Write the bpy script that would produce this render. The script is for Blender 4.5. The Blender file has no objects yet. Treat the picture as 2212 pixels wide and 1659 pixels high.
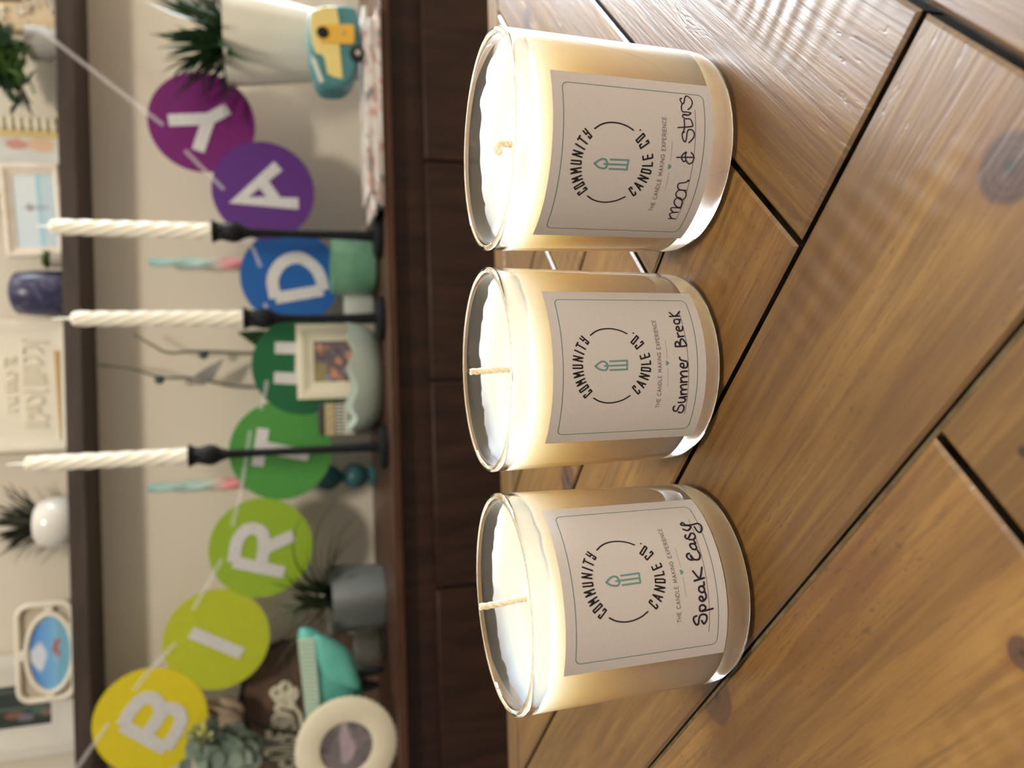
import bpy, bmesh, math, random
from math import sin, cos, pi, radians, sqrt, atan2
from mathutils import Vector, Matrix, noise
random.seed(7)
S = bpy.context.scene
C = S.collection

# ------------------------------------------------------------------ camera
W, H, FPX = 2212, 1659, 1596.5
PITCH, ROLL, CAMZ = 0.2815, -0.0272, 0.1567
Fw = Vector((0, cos(PITCH), -sin(PITCH)))
_U = Vector((0, sin(PITCH), cos(PITCH)))
_R = Vector((1, 0, 0))
Rt = cos(ROLL) * _R + sin(ROLL) * _U
Up = -sin(ROLL) * _R + cos(ROLL) * _U
EYE = Vector((0, 0, CAMZ))
cd = bpy.data.cameras.new('camera')
cam = bpy.data.objects.new('camera', cd)
C.objects.link(cam)
cd.sensor_fit = 'HORIZONTAL'
cd.sensor_width = 36.0
cd.lens = FPX / W * 36.0
cd.clip_start = 0.01
cd.dof.use_dof = True
cd.dof.focus_distance = 0.275
cd.dof.aperture_fstop = 9.0
m = Matrix((-Up, Rt, -Fw)).transposed().to_4x4()      # the phone was held sideways: real up is picture left
m.translation = EYE
cam.matrix_world = m
S.camera = cam
S.view_settings.view_transform = 'Standard'
S.view_settings.look = 'None'
S.view_settings.gamma = 1.0
S.view_settings.use_curve_mapping = False
S.view_settings.exposure = 0.04
S.cycles.use_denoising = True
S.cycles.max_bounces = 14
S.cycles.transmission_bounces = 12
S.cycles.transparent_max_bounces = 12
S.cycles.sample_clamp_indirect = 18.0
S.cycles.blur_glossy = 0.5

# ------------------------------------------------------------------ light
wd = bpy.data.worlds.new('world')
S.world = wd
wd.use_nodes = True
wd.node_tree.nodes['Background'].inputs[0].default_value = (1.0, 0.95, 0.89, 1)
wd.node_tree.nodes['Background'].inputs[1].default_value = 0.34

def area(name, loc, target, sx, sy, power, col, shape='RECTANGLE'):
    ld = bpy.data.lights.new(name, 'AREA')
    ld.shape = shape; ld.size = sx; ld.size_y = sy; ld.energy = power; ld.color = col
    o = bpy.data.objects.new(name, ld); C.objects.link(o)
    o.location = loc
    o.rotation_euler = (Vector(target) - Vector(loc)).to_track_quat('-Z', 'Y').to_euler()
    return o
area('window_daylight', (1.64, 1.56, 0.74), (1.1, 0.0, 0.25), 1.5, 1.45, 190, (0.88, 0.94, 1.0))
area('ceiling_lamp_light', (0.15, -0.40, 1.86), (0.15, -0.25, 0), 0.36, 0.36, 36, (1.0, 0.90, 0.75), 'DISK')

def at(X, Y, y):                                       # the point on the plane y = const seen at a photo pixel
    d = Fw + Rt * ((H / 2 - Y) / FPX) - Up * ((X - W / 2) / FPX)
    return EYE + d * (y / d.y)

# ------------------------------------------------------------------ materials
def mat(name, col=(.8, .8, .8), rough=.5, metal=0.0, spec=.5, sss=0, sssr=(.01, .006, .003), sheen=0, trans=0, ior=1.45, coat=0, alpha=1):
    m = bpy.data.materials.new(name); m.use_nodes = True
    b = m.node_tree.nodes['Principled BSDF']
    b.inputs['Base Color'].default_value = (*col, 1)
    b.inputs['Roughness'].default_value = rough
    b.inputs['Metallic'].default_value = metal
    b.inputs['Specular IOR Level'].default_value = spec
    b.inputs['IOR'].default_value = ior
    b.inputs['Transmission Weight'].default_value = trans
    b.inputs['Coat Weight'].default_value = coat
    b.inputs['Alpha'].default_value = alpha
    if sss:
        b.inputs['Subsurface Weight'].default_value = sss
        b.inputs['Subsurface Radius'].default_value = sssr
        b.inputs['Subsurface Scale'].default_value = 1.0
    return m

class NT:
    def __init__(s, m): s.m = m; s.t = m.node_tree; s.b = s.t.nodes['Principled BSDF']
    def n(s, ty, **kw):
        x = s.t.nodes.new(ty)
        for k, v in kw.items():
            if hasattr(x, k) and k not in x.inputs: setattr(x, k, v)
            else: x.inputs[k].default_value = v
        return x
    def l(s, a, b): s.t.links.new(a, b)
    def ramp(s, src, stops, interp='LINEAR'):
        r = s.t.nodes.new('ShaderNodeValToRGB'); r.color_ramp.interpolation = interp
        e = r.color_ramp.elements
        while len(e) < len(stops): e.new(.5)
        for i, (p, c) in enumerate(stops):
            e[i].position = p; e[i].color = (*c, 1) if len(c) == 3 else c
        s.l(src, r.inputs[0]); return r.outputs[0]
    def mix(s, f, a, b, blend='MIX'):
        x = s.t.nodes.new('ShaderNodeMix'); x.data_type = 'RGBA'; x.blend_type = blend
        for sock, v in ((x.inputs[0], f), (x.inputs[6], a), (x.inputs[7], b)):
            if hasattr(v, 'links'): s.l(v, sock)
            elif isinstance(v, (int, float)): sock.default_value = v
            else: sock.default_value = (*v, 1)
        return x.outputs[2]
    def math(s, op, a, b=0.0, clamp=False):
        x = s.t.nodes.new('ShaderNodeMath'); x.operation = op; x.use_clamp = clamp
        for sock, v in ((x.inputs[0], a), (x.inputs[1], b)):
            if hasattr(v, 'links'): s.l(v, sock)
            else: sock.default_value = v
        return x.outputs[0]
    def noise(s, vec, scale, detail=4, rough=.55, dist=0.0):
        x = s.n('ShaderNodeTexNoise'); x.inputs['Scale'].default_value = scale
        x.inputs['Detail'].default_value = detail; x.inputs['Roughness'].default_value = rough
        x.inputs['Distortion'].default_value = dist
        if vec is not None: s.l(vec, x.inputs['Vector'])
        return x.outputs['Fac']
    def bump(s, h, strength=.3, dist=.001):
        x = s.n('ShaderNodeBump'); x.inputs['Strength'].default_value = strength; x.inputs['Distance'].default_value = dist
        s.l(h, x.inputs['Height']); s.l(x.outputs[0], s.b.inputs['Normal'])

def noisy(name, c1, c2, scale=20, rough=.6, bump=0, stretch=(1, 1, 1), detail=4, lo=.35, hi=.65, **kw):
    m = mat(name, c1, rough, **kw); t = NT(m)
    tc = t.n('ShaderNodeTexCoord'); mp = t.n('ShaderNodeMapping'); mp.inputs['Scale'].default_value = stretch
    t.l(tc.outputs['Object'], mp.inputs['Vector'])
    f = t.noise(mp.outputs[0], scale, detail)
    t.l(t.ramp(f, [(lo, c1), (hi, c2)]), t.b.inputs['Base Color'])
    if bump: t.bump(f, bump, .002)
    return m

def wood_planks():
    m = mat('honey_pine', (.4, .2, .07), .42); t = NT(m)
    uv = t.n('ShaderNodeUVMap'); uv.uv_map = 'grain'
    at_ = t.n('ShaderNodeAttribute'); at_.attribute_name = 'plank'
    sep = t.n('ShaderNodeSeparateXYZ'); t.l(uv.outputs[0], sep.inputs[0])
    pid = t.math('MULTIPLY', at_.outputs['Fac'], 37.0)
    def vec(su, sv, off=0.0):
        c = t.n('ShaderNodeCombineXYZ')
        t.l(t.math('MULTIPLY', sep.outputs[0], su), c.inputs[0]); t.l(t.math('MULTIPLY', sep.outputs[1], sv), c.inputs[1])
        t.l(t.math('ADD', pid, off), c.inputs[2]); return c.outputs[0]
    broad = t.noise(vec(5, 32), 1.0, 3, .55, .5)
    grain = t.noise(vec(9, 190, 3), 1.0, 4, .6, .7)
    fine = t.noise(vec(45, 900, 7), 1.0, 3, .6)
    col = t.ramp(broad, [(.22, (.090, .043, .012)), (.50, (.158, .082, .022)), (.80, (.235, .134, .041))])
    col = t.mix(t.math('MULTIPLY', t.ramp(grain, [(.40, (1, 1, 1)), (.58, (0, 0, 0))]), .55), col, (.075, .034, .012))
    col = t.mix(t.math('MULTIPLY', t.ramp(fine, [(.36, (1, 1, 1)), (.5, (0, 0, 0))]), .35), col, (.09, .043, .016))
    # dark weathered flecks and cracks along the grain
    fl = t.noise(vec(22, 150, 11), 1.0, 4, .7, 1.2)
    pat = t.noise(vec(7, 14, 15), 1.0, 2)
    flm = t.math('MULTIPLY', t.ramp(fl, [(.60, (0, 0, 0)), (.72, (1, 1, 1))]), t.ramp(pat, [(.45, (0, 0, 0)), (.62, (1, 1, 1))]))
    col = t.mix(t.math('MULTIPLY', flm, .7), col, (.07, .038, .018))
    sp = t.noise(vec(260, 700, 41), 1.0, 2, .5)
    spm = t.math('MULTIPLY', t.ramp(sp, [(.62, (0, 0, 0)), (.70, (1, 1, 1))]), t.ramp(t.noise(vec(12, 22, 43), 1.0, 2), [(.40, (.15, .15, .15)), (.62, (1, 1, 1))]))
    col = t.mix(t.math('MULTIPLY', spm, .6), col, (.045, .024, .011))
    # red-brown heartwood patches
    rb = t.noise(vec(8, 26, 23), 1.0, 3, .5, .4)
    col = t.mix(t.math('MULTIPLY', t.ramp(rb, [(.58, (0, 0, 0)), (.74, (1, 1, 1))]), .55), col, (.095, .036, .014))
    # worm holes and small nail pits
    vo = t.n('ShaderNodeTexVoronoi'); vo.inputs['Scale'].default_value = 1.0; t.l(vec(17, 17, 2), vo.inputs['Vector'])
    pit = t.ramp(vo.outputs['Distance'], [(.016, (1, 1, 1)), (.034, (0, 0, 0))])
    col = t.mix(pit, col, (.02, .012, .008))
    # knots, given by table position
    geo = t.n('ShaderNodeTexCoord')
    for (kx, ky, kr, st) in KNOTS:
        mp = t.n('ShaderNodeMapping'); mp.vector_type = 'POINT'
        mp.inputs['Location'].default_value = (-kx, -(ky - .1), 0)
        t.l(geo.outputs['Object'], mp.inputs['Vector'])
        nz = t.n('ShaderNodeTexNoise'); nz.inputs['Scale'].default_value = 60; t.l(mp.outputs[0], nz.inputs['Vector'])
        ad = t.n('ShaderNodeMixRGB') if False else t.n('ShaderNodeVectorMath', operation='MULTIPLY_ADD')
        t.l(nz.outputs['Color'], ad.inputs[0]); ad.inputs[1].default_value = (kr * .5,) * 3; t.l(mp.outputs[0], ad.inputs[2])
        sb = t.n('ShaderNodeVectorMath', operation='SUBTRACT'); t.l(ad.outputs[0], sb.inputs[0]); sb.inputs[1].default_value = (kr * .25, kr * .25, kr * .25)
        ml = t.n('ShaderNodeVectorMath', operation='MULTIPLY'); t.l(sb.outputs[0], ml.inputs[0]); ml.inputs[1].default_value = (1, 1, 0)
        ln = t.n('ShaderNodeVectorMath', operation='LENGTH'); t.l(ml.outputs[0], ln.inputs[0])
        d = t.math('DIVIDE', ln.outputs['Value'], kr)
        halo = t.math('MULTIPLY', t.ramp(t.math('MULTIPLY', d, .5), [(.40, (1, 1, 1)), (.95, (0, 0, 0))]), .55 * st)
        col = t.mix(halo, col, (.11, .042, .016))
        rings = t.ramp(t.math('FRACT', t.math('MULTIPLY', d, 4.0)), [(0, (.045, .022, .016)), (.6, (.060, .030, .021)), (1, (.040, .020, .014))])
        core = t.math('MULTIPLY', t.ramp(d, [(.85, (1, 1, 1)), (1.05, (0, 0, 0))]), st)
        col = t.mix(core, col, rings)
        eye = t.ramp(d, [(.10, (1, 1, 1)), (.24, (0, 0, 0))])
        col = t.mix(t.math('MULTIPLY', eye, st), col, (.012, .008, .006))
    # per-plank tint
    tint = t.ramp(at_.outputs['Fac'], [(0, (.74, .70, .64)), (.5, (1, 1, 1)), (1, (1.16, 1.12, 1.05))])
    col = t.mix(1.0, col, tint, 'MULTIPLY')
    t.l(col, t.b.inputs['Base Color'])
    # saw-chatter ridges across the grain, patchy
    wv = t.n('ShaderNodeTexWave'); wv.inputs['Scale'].default_value = 1.0; wv.inputs['Distortion'].default_value = 2.2; wv.inputs['Detail'].default_value = 1.5
    wv.inputs['Detail Scale'].default_value = .6
    t.l(vec(34, 9, 5), wv.inputs['Vector'])
    pm = t.ramp(t.noise(vec(6, 10, 31), 1.0, 1), [(.59, (0, 0, 0)), (.67, (1, 1, 1))])
    chat = t.math('MULTIPLY', wv.outputs['Fac'], pm)
    hgt = t.math('ADD', t.math('MULTIPLY', chat, 1.1), t.math('ADD', t.math('MULTIPLY', grain, .5), t.math('MULTIPLY', fine, .22)))
    hgt = t.math('SUBTRACT', hgt, t.math('MULTIPLY', flm, .6))
    t.bump(hgt, .35, .0012)
    t.l(t.ramp(broad, [(.3, (.43,) * 3), (.7, (.33,) * 3)]), t.b.inputs['Roughness'])
    t.b.inputs['Specular IOR Level'].default_value = 1.0
    return m

# ------------------------------------------------------------------ mesh helpers
def obj(name, bm, material, parent=None, loc=(0, 0, 0), smooth=True, sub=0, bevel=0, label=None):
    bmesh.ops.recalc_face_normals(bm, faces=bm.faces)
    me = bpy.data.meshes.new(name); bm.to_mesh(me); bm.free()
    if smooth:
        me.polygons.foreach_set('use_smooth', [True] * len(me.polygons))
        try: me.set_sharp_from_angle(angle=radians(38))
        except Exception: pass
    ms = material if isinstance(material, (list, tuple)) else [material]
    for mm in ms: me.materials.append(mm)
    o = bpy.data.objects.new(name, me); C.objects.link(o); o.location = loc
    if parent: o.parent = parent
    if bevel:
        b = o.modifiers.new('bevel', 'BEVEL'); b.width = bevel; b.segments = 2; b.limit_method = 'ANGLE'; b.angle_limit = radians(40)
    if sub:
        s = o.modifiers.new('sub', 'SUBSURF'); s.levels = sub; s.render_levels = sub
    if label: o['label'] = label
    return o
def thing(name, label, cat, loc=(0, 0, 0), rotz=0, group=None):
    o = bpy.data.objects.new(name, None); C.objects.link(o)
    o.empty_display_size = .02
    o.location = loc; o.rotation_euler = (0, 0, rotz); o['label'] = label; o['category'] = cat
    if group: o['group'] = group
    return o
def tag(o, label, cat, group=None):
    o['label'] = label; o['category'] = cat
    if group: o['group'] = group
    return o
def struct(o):
    o['kind'] = 'structure'; return o
def BM(): return bmesh.new()
def box(bm, c, s, rot=None):
    r = bmesh.ops.create_cube(bm, size=1.0)
    M = Matrix.Translation(Vector(c)) @ (rot.to_4x4() if rot else Matrix.Identity(4)) @ Matrix.Diagonal((s[0], s[1], s[2], 1))
    bmesh.ops.transform(bm, matrix=M, verts=r['verts']); return bm
def ball(bm, c, s, rot=None, u=16, v=10):
    r = bmesh.ops.create_uvsphere(bm, u_segments=u, v_segments=v, radius=1.0)
    s = (s, s, s) if isinstance(s, (int, float)) else s
    M = Matrix.Translation(Vector(c)) @ (rot.to_4x4() if rot else Matrix.Identity(4)) @ Matrix.Diagonal((*s, 1))
    bmesh.ops.transform(bm, matrix=M, verts=r['verts']); return bm
def lathe(bm, prof, n=48, fn=None, c=(0, 0, 0), M=None):
    """prof: (r, z) pairs; r = 0 at an end closes it; fn(r, z, theta) -> (r, z) may modulate."""
    rings = []
    c = Vector(c)
    def put(v):
        return bm.verts.new((M @ Vector(v) if M else Vector(v)) + c)
    for (r, z) in prof:
        if r <= 1e-7:
            zz = fn(0, z, 0)[1] if fn else z
            rings.append([put((0, 0, zz))])
        else:
            row = []
            for i in range(n):
                th = 2 * pi * i / n
                rr, zz = fn(r, z, th) if fn else (r, z)
                row.append(put((rr * cos(th), rr * sin(th), zz)))
            rings.append(row)
    for a, b in zip(rings, rings[1:]):
        for i in range(n):
            j = (i + 1) % n
            if len(a) == 1 and len(b) == 1: continue
            if len(a) == 1: bm.faces.new((a[0], b[j], b[i]))
            elif len(b) == 1: bm.faces.new((a[i], a[j], b[0]))
            else: bm.faces.new((a[i], a[j], b[j], b[i]))
    return bm
def catmull(pts, k=6, closed=False):
    P = [Vector(p) for p in pts]
    if len(P) < 3: return P
    out = []
    n = len(P)
    rng = n if closed else n - 1
    for i in range(rng):
        p0 = P[(i - 1) % n] if closed or i > 0 else P[0] * 2 - P[1]
        p1, p2 = P[i], P[(i + 1) % n]
        p3 = P[(i + 2) % n] if closed or i + 2 < n else P[-1] * 2 - P[-2]
        for q in range(k):
            t = q / k
            out.append(.5 * ((2 * p1) + (p2 - p0) * t + (2 * p0 - 5 * p1 + 4 * p2 - p3) * t * t + (3 * p1 - p0 - 3 * p2 + p3) * t ** 3))
    if not closed: out.append(P[-1])
    return out
def tube(bm, pts, rad, n=10, smooth=0, closed=False):
    P = catmull(pts, smooth, closed) if smooth else [Vector(p) for p in pts]
    N = len(P); rings = []
    ref = None
    for i, p in enumerate(P):
        a = P[(i - 1) % N] if closed or i > 0 else P[i]; b = P[(i + 1) % N] if closed or i < N - 1 else P[i]
        t = (b - a).normalized()
        if ref is None:
            ref = t.orthogonal().normalized()
        ref = (ref - t * ref.dot(t)); ref = ref.normalized() if ref.length > 1e-9 else t.orthogonal().normalized()
        bn = t.cross(ref)
        f = i / max(1, N - 1)
        r = rad(f) if callable(rad) else (rad[0] + (rad[1] - rad[0]) * f if isinstance(rad, tuple) else rad)
        rings.append([bm.verts.new(p + (ref * cos(2 * pi * k / n) + bn * sin(2 * pi * k / n)) * r) for k in range(n)])
    for a, b in list(zip(rings, rings[1:])) + ([(rings[-1], rings[0])] if closed else []):
        for k in range(n):
            bm.faces.new((a[k], a[(k + 1) % n], b[(k + 1) % n], b[k]))
    if not closed:
        bm.faces.new(rings[0][::-1]); bm.faces.new(rings[-1])
    return bm
def leaf(bm, p, d, L, w, droop=0.0, up=(0, 0, 1), n=7, fold=.25, tip=1.0, twist=0.0):
    """a blade leaf: from p towards d, length L, half width w, bending down by droop"""
    p = Vector(p); d = Vector(d).normalized(); upv = Vector(up)
    side = d.cross(upv)
    if side.length < 1e-4: side = Vector((1, 0, 0))
    side.normalize()
    rows = []
    pos = p.copy(); dr = d.copy()
    for i in range(n + 1):
        f = i / n
        ww = w * (sin(pi * min(1, f * .92 + .10)) ** .75 if tip else 1 - f)
        if i == n: ww = w * .03
        nr = side.cross(dr).normalized()
        s2 = side if not twist else (Matrix.Rotation(twist * f, 3, dr) @ side)
        rows.append([bm.verts.new(pos - s2 * ww + nr * ww * fold), bm.verts.new(pos), bm.verts.new(pos + s2 * ww + nr * ww * fold)])
        dr = (dr + Vector((0, 0, -droop / n))).normalized()
        pos = pos + dr * (L / n)
    for a, b in zip(rows, rows[1:]):
        for k in range(2): bm.faces.new((a[k], a[k + 1], b[k + 1], b[k]))
    return bm
def stroke2d(pts, w, cap=4, round_=True, sharp=False):
    """outline quads of a polyline stroke in 2-D: list of quads/caps as point lists"""
    P = [Vector((p[0], p[1])) for p in pts]
    P = [p for i, p in enumerate(P) if i == 0 or (p - P[i - 1]).length > 1e-7]
    if sharp:
        polys = []
        if len(P) == 1: P.append(P[0] + Vector((1e-4, 0)))
        for p, q in zip(P, P[1:]):
            d = (q - p).normalized(); n_ = Vector((-d.y, d.x)) * w / 2
            polys.append([p - n_, q - n_, q + n_, p + n_])
        for p in P: polys.append([p + Vector((cos(2 * pi * k / 12), sin(2 * pi * k / 12))) * w / 2 for k in range(12)])
        return polys
    h = w / 2; polys = []
    if len(P) == 1: P.append(P[0] + Vector((1e-5, 0)))
    closed = (P[0] - P[-1]).length < 1e-6
    L, Rr = [], []
    for i, p in enumerate(P):
        if closed:
            a = P[i - 1] if i > 0 else P[-2]; b = P[i + 1] if i < len(P) - 1 else P[1]
        else:
            a = P[i - 1] if i > 0 else p; b = P[i + 1] if i < len(P) - 1 else p
        t1 = (p - a).normalized() if (p - a).length > 0 else (b - p).normalized()
        t2 = (b - p).normalized() if (b - p).length > 0 else t1
        n1 = Vector((-t1.y, t1.x)); n2 = Vector((-t2.y, t2.x))
        mm = n1 + n2
        if mm.length < .3: mm = n1
        mm.normalize(); k = min(1.7, 1 / max(.35, mm.dot(n1)))
        L.append(p + mm * h * k); Rr.append(p - mm * h * k)
    for i in range(len(P) - 1): polys.append([Rr[i], Rr[i + 1], L[i + 1], L[i]])
    if round_ and not closed:
        for p, q in ((P[0], P[1]), (P[-1], P[-2])):
            d = (p - q).normalized(); a0 = atan2(d.y, d.x)
            polys.append([p + Vector((cos(a0 + t), sin(a0 + t))) * h for t in [(-.5 + k / (2 * cap)) * pi for k in range(2 * cap + 1)]])
    return polys
def grid_picture(name, w, h, fn, parent, M, nx=36, nz=36, mask=None, rough=.35):
    """a printed picture: fn(u, v) gives linear colour, u right, v up in 0..1"""
    bm = BM(); vs = [[None] * (nx + 1) for _ in range(nz + 1)]
    for j in range(nz + 1):
        for i in range(nx + 1):
            u, v = i / nx, j / nz
            x, z = (u - .5) * w, (v - .5) * h
            if mask == 'oval':
                X, Y = 2 * u - 1, 2 * v - 1
                x = X * sqrt(1 - Y * Y / 2) * w / 2; z = Y * sqrt(1 - X * X / 2) * h / 2
            vs[j][i] = bm.verts.new(M @ Vector((x, 0, z)))
    cl = bm.loops.layers.color.new('print')
    for j in range(nz):
        for i in range(nx):
            f = bm.faces.new((vs[j][i], vs[j][i + 1], vs[j + 1][i + 1], vs[j + 1][i]))
            for lp, (a, b) in zip(f.loops, ((i, j), (i + 1, j), (i + 1, j + 1), (i, j + 1))):
                lp[cl] = (*[max(0, min(1, c)) ** (1 / 2.2) for c in fn(a / nx, b / nz)], 1)
    if 'printed_photo' not in bpy.data.materials:
        pm = mat('printed_photo', (.5, .5, .5), rough); t = NT(pm)
        a_ = t.n('ShaderNodeVertexColor'); a_.layer_name = 'print'
        t.l(a_.outputs[0], t.b.inputs['Base Color'])
    return obj(name, bm, bpy.data.materials['printed_photo'], parent, smooth=False)
def T3(x, y, z, rz=0, rx=0): return Matrix.Translation((x, y, z)) @ Matrix.Rotation(rz, 4, 'Z') @ Matrix.Rotation(rx, 4, 'X')
LOGO=[[[-897,1703],[-840,1643],[-900,1582],[-1139,1818],[-1078,1887],[-1023,1828]],[[-659,1776],[-737,1716],[-937,2006],[-865,2060],[-659,1776]],[[-552,1830],[-698,2151],[-554,1994],[-580,2196],[-437,1884]],[[-304,1915],[-396,2271],[-290,2066],[-254,2305],[-178,1942]],[[-60,2321],[-67,1974],[-13,1962],[42,1978],[44,2318]],[[171,1960],[246,2306],[296,1938],[377,2281]],[[581,2221],[428,1891]],[[857,2083],[729,2159]],[[793,2117],[612,1818]],[[1090,1908],[859,1660],[789,1718],[854,1779]],[[1015,1979],[914,1869],[974,1810]],[[-804,-139],[-743,-81],[-807,-21],[-1058,-268],[-997,-333],[-918,-290]],[[-835,-474],[-588,-198],[-706,-543]],[[-756,-385],[-666,-446]],[[-540,-630],[-407,-279],[-405,-678],[-296,-338]],[[-190,-355],[-83,-372],[-110,-664],[-148,-723],[-234,-709],[-190,-355]],[[20,-370],[39,-732],[147,-719]],[[338,-326],[224,-355],[315,-705],[428,-677]],[[270,-528],[383,-502]],[[833,-398],[877,-463],[803,-506],[593,-212],[688,-156],[735,-220]],[[1092,-269],[1019,-329],[770,-83],[843,-9],[1092,-269]],[[1198,-146],[1193,-153]]]
ARCS=[[[1123,1557],[1261,1349],[1347,1105],[1373,823],[1349,571],[1279,326],[1174,113]],[[-1161,1488],[-1280,1274],[-1345,1036],[-1364,825],[-1339,572],[-1257,301],[-1115,53]]]
ICON=[[[-5,1464],[103,1324],[158,1196],[141,1071],[55,1005],[-19,989],[-98,1009],[-152,1078],[-145,1193],[-107,1329],[-5,1464]],[[-2,1099],[14,219]],[[-152,883],[-140,217],[175,208],[159,886]]]
HAND={"M":[[[-1623,2128],[-1685,2174],[-1789,2138],[-1837,2054],[-1810,1986],[-1722,1960],[-1622,1921],[-1582,1825],[-1644,1739],[-1762,1709],[-1865,1737],[-1913,1824],[-1879,1912]],[[-1476,2001],[-1482,1829],[-1443,1732],[-1374,1714],[-1307,1799],[-1289,1984],[-1250,1675]],[[-1165,1931],[-1155,1709],[-1151,1851],[-1077,1954],[-1002,1913],[-976,1725],[-971,1872],[-875,1982],[-804,1941],[-783,1737]],[[-697,1999],[-688,1727],[-683,1897],[-597,1996],[-519,1959],[-485,1738],[-482,1879],[-374,2010],[-298,1956],[-289,1737]],[[-169,1898],[-52,1882],[5,1924],[-11,1998],[-81,2023],[-142,1956],[-165,1840],[-133,1751],[-55,1721],[23,1733]],[[75,1755],[118,1949],[158,2026],[231,2045]],[[632,2177],[658,1735],[774,1741],[869,1800],[924,1865],[870,1941],[682,1979],[790,2032],[818,2115],[738,2176],[632,2177]],[[1033,1773],[1001,2014],[1020,1952],[1089,2004],[1167,2013]],[[1279,1918],[1356,1910],[1419,1932],[1393,1996],[1328,2031],[1257,1996],[1234,1897],[1270,1802],[1355,1745],[1413,1756]],[[1708,2016],[1603,2059],[1530,2009],[1538,1890],[1618,1820],[1699,1835],[1723,1947],[1708,1758]],[[1845,2186],[1862,1761]],[[2018,2146],[1861,1954],[2068,1695]]],"R":[[[-3677,2204],[-3676,1929],[-3671,2066],[-3539,2208],[-3433,2226],[-3374,1941],[-3382,2113],[-3286,2262],[-3192,2248],[-3196,1905]],[[-3172,1914],[-3144,2082],[-2978,2246],[-2825,2230],[-2778,2090],[-2895,1946],[-3065,1902],[-3172,1914]],[[-2862,1975],[-2788,2156],[-2664,2283],[-2517,2243],[-2485,2047],[-2594,1882],[-2773,1867],[-2862,1975]],[[-2484,1910],[-2482,2168],[-2409,2275],[-2317,2308],[-2238,2255],[-2206,2059],[-2127,1909],[-2115,1954]],[[-1355,2563],[-1311,1863]],[[-1155,2012],[-1290,1890],[-1464,1905],[-1544,2043],[-1423,2183],[-1254,2233],[-1161,2206],[-1195,2286],[-1306,2370],[-1418,2342],[-1484,2250],[-1423,2183]],[[-836,2142],[-669,1987],[-523,1945],[-399,2034],[-395,2168],[-486,2232],[-687,2254],[-818,2294],[-725,2392],[-557,2429],[-480,2349]],[[-355,2602],[-278,2069],[-181,2029],[-27,2118],[-26,2301],[38,2416],[122,2369],[108,2179]],[[-513,2414],[-409,2361],[-235,2344],[-61,2362]],[[103,2347],[107,2196],[195,2075],[216,2257],[218,2407],[352,2447],[495,2401],[542,2330],[713,2276],[819,2194],[736,2038],[580,1991],[417,2058],[307,2184]],[[511,2400],[600,2456],[680,2460],[709,2393]]],"S":[[[-57,2547],[-92,2652],[-197,2668],[-311,2607],[-375,2532],[-328,2473],[-195,2459],[-68,2413],[-29,2292],[-85,2159],[-207,2145],[-334,2203],[-368,2263],[-249,2348]],[[122,1895],[83,2348],[182,2418],[274,2382],[288,2276],[207,2177],[126,2226],[83,2348]],[[435,2249],[540,2268],[593,2331],[554,2395],[476,2386],[418,2280],[478,2169],[576,2123],[694,2150]],[[735,2168],[717,2291],[808,2383],[907,2346],[922,2245],[850,2166],[735,2168]],[[922,2245],[951,2149],[1053,2146]],[[1129,2507],[1191,2104]],[[1459,2496],[1204,2282],[1552,2111]],[[2082,2466],[2063,2557],[1979,2597],[1879,2536],[1846,2395],[1932,2391],[2013,2436],[1907,2407],[1833,2262],[1866,2125],[1997,2066],[2153,2102]],[[2194,2180],[2232,2289],[2345,2342],[2414,2312],[2418,2194],[2353,2119],[2239,2119],[2194,2180]],[[2418,2194],[2442,2087],[2528,2123]],[[2588,2286],[2581,2119],[2667,2015],[2790,2022],[2825,2126],[2718,2236],[2624,2349],[2690,2416],[2777,2367]],[[3019,2369],[2950,2220],[3018,2090],[3128,2037],[3192,2352],[3260,2354],[3295,2261],[3194,2196],[3170,1956],[3205,1689],[3101,1593],[2926,1638],[2828,1773],[2931,1855],[3079,1876]]]}

def on_table(X, Y):
    d = Fw + Rt * ((H / 2 - Y) / FPX) - Up * ((X - W / 2) / FPX)
    t = -EYE.z / d.z
    p = EYE + d * t
    return p.x, p.y
KNOTS = [(*on_table(2178, 362), .0085, 1.0), (*on_table(1545, 1500), .012, .75), (*on_table(1225, 1035), .011, .9), (*on_table(1138, 48), .010, .8), (*on_table(2206, 1410), .004, .9)]

# ------------------------------------------------------------------ room
WALL, SHELF_Y, TOPZ, SB_Y = 1.42, 1.33, 0.027, 1.10
M_wall = noisy('wall_paint', (.69, .63, .525), (.715, .655, .55), 3, .85)
M_white = mat('white_paint', (.80, .77, .70), .5)
M_floor = noisy('floor_oak', (.30, .20, .12), (.40, .28, .17), 3, .5, stretch=(1, 8, 1))
def wallbox(name, c, s, mt=M_wall): return struct(obj(name, box(BM(), c, s), mt, smooth=False))
bm = BM()                                               # back wall with the window opening on the right
for (x0, x1, z0, z1) in ((-2.6, .87, -.75, 1.95), (2.41, 2.9, -.75, 1.95), (.87, 2.41, -.75, .05), (.87, 2.41, 1.46, 1.95)):
    box(bm, ((x0 + x1) / 2, WALL + .06, (z0 + z1) / 2), (x1 - x0, .12, z1 - z0))
struct(obj('wall_back', bm, M_wall, smooth=False))
wallbox('wall_right', (2.96, -.6, .60), (.12, 4.28, 2.70))
wallbox('floor', (.15, -.6, -.80), (5.6, 4.4, .10), M_floor)
wallbox('ceiling', (.15, -.6, 2.00), (5.6, 4.4, .10), M_white)
bm = BM()
for (c, s) in (((.885, WALL + .06, .755), (.05, .14, 1.45)), ((2.395, WALL + .06, .755), (.05, .14, 1.45)), ((1.64, WALL + .06, 1.46), (1.56, .14, .05)), ((1.64, WALL + .055, .05), (1.56, .15, .05)),
               ((1.64, WALL + .07, .755), (.05, .05, 1.40)), ((1.64, WALL + .07, .755), (1.48, .05, .04))):
    box(bm, c, s)
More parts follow.
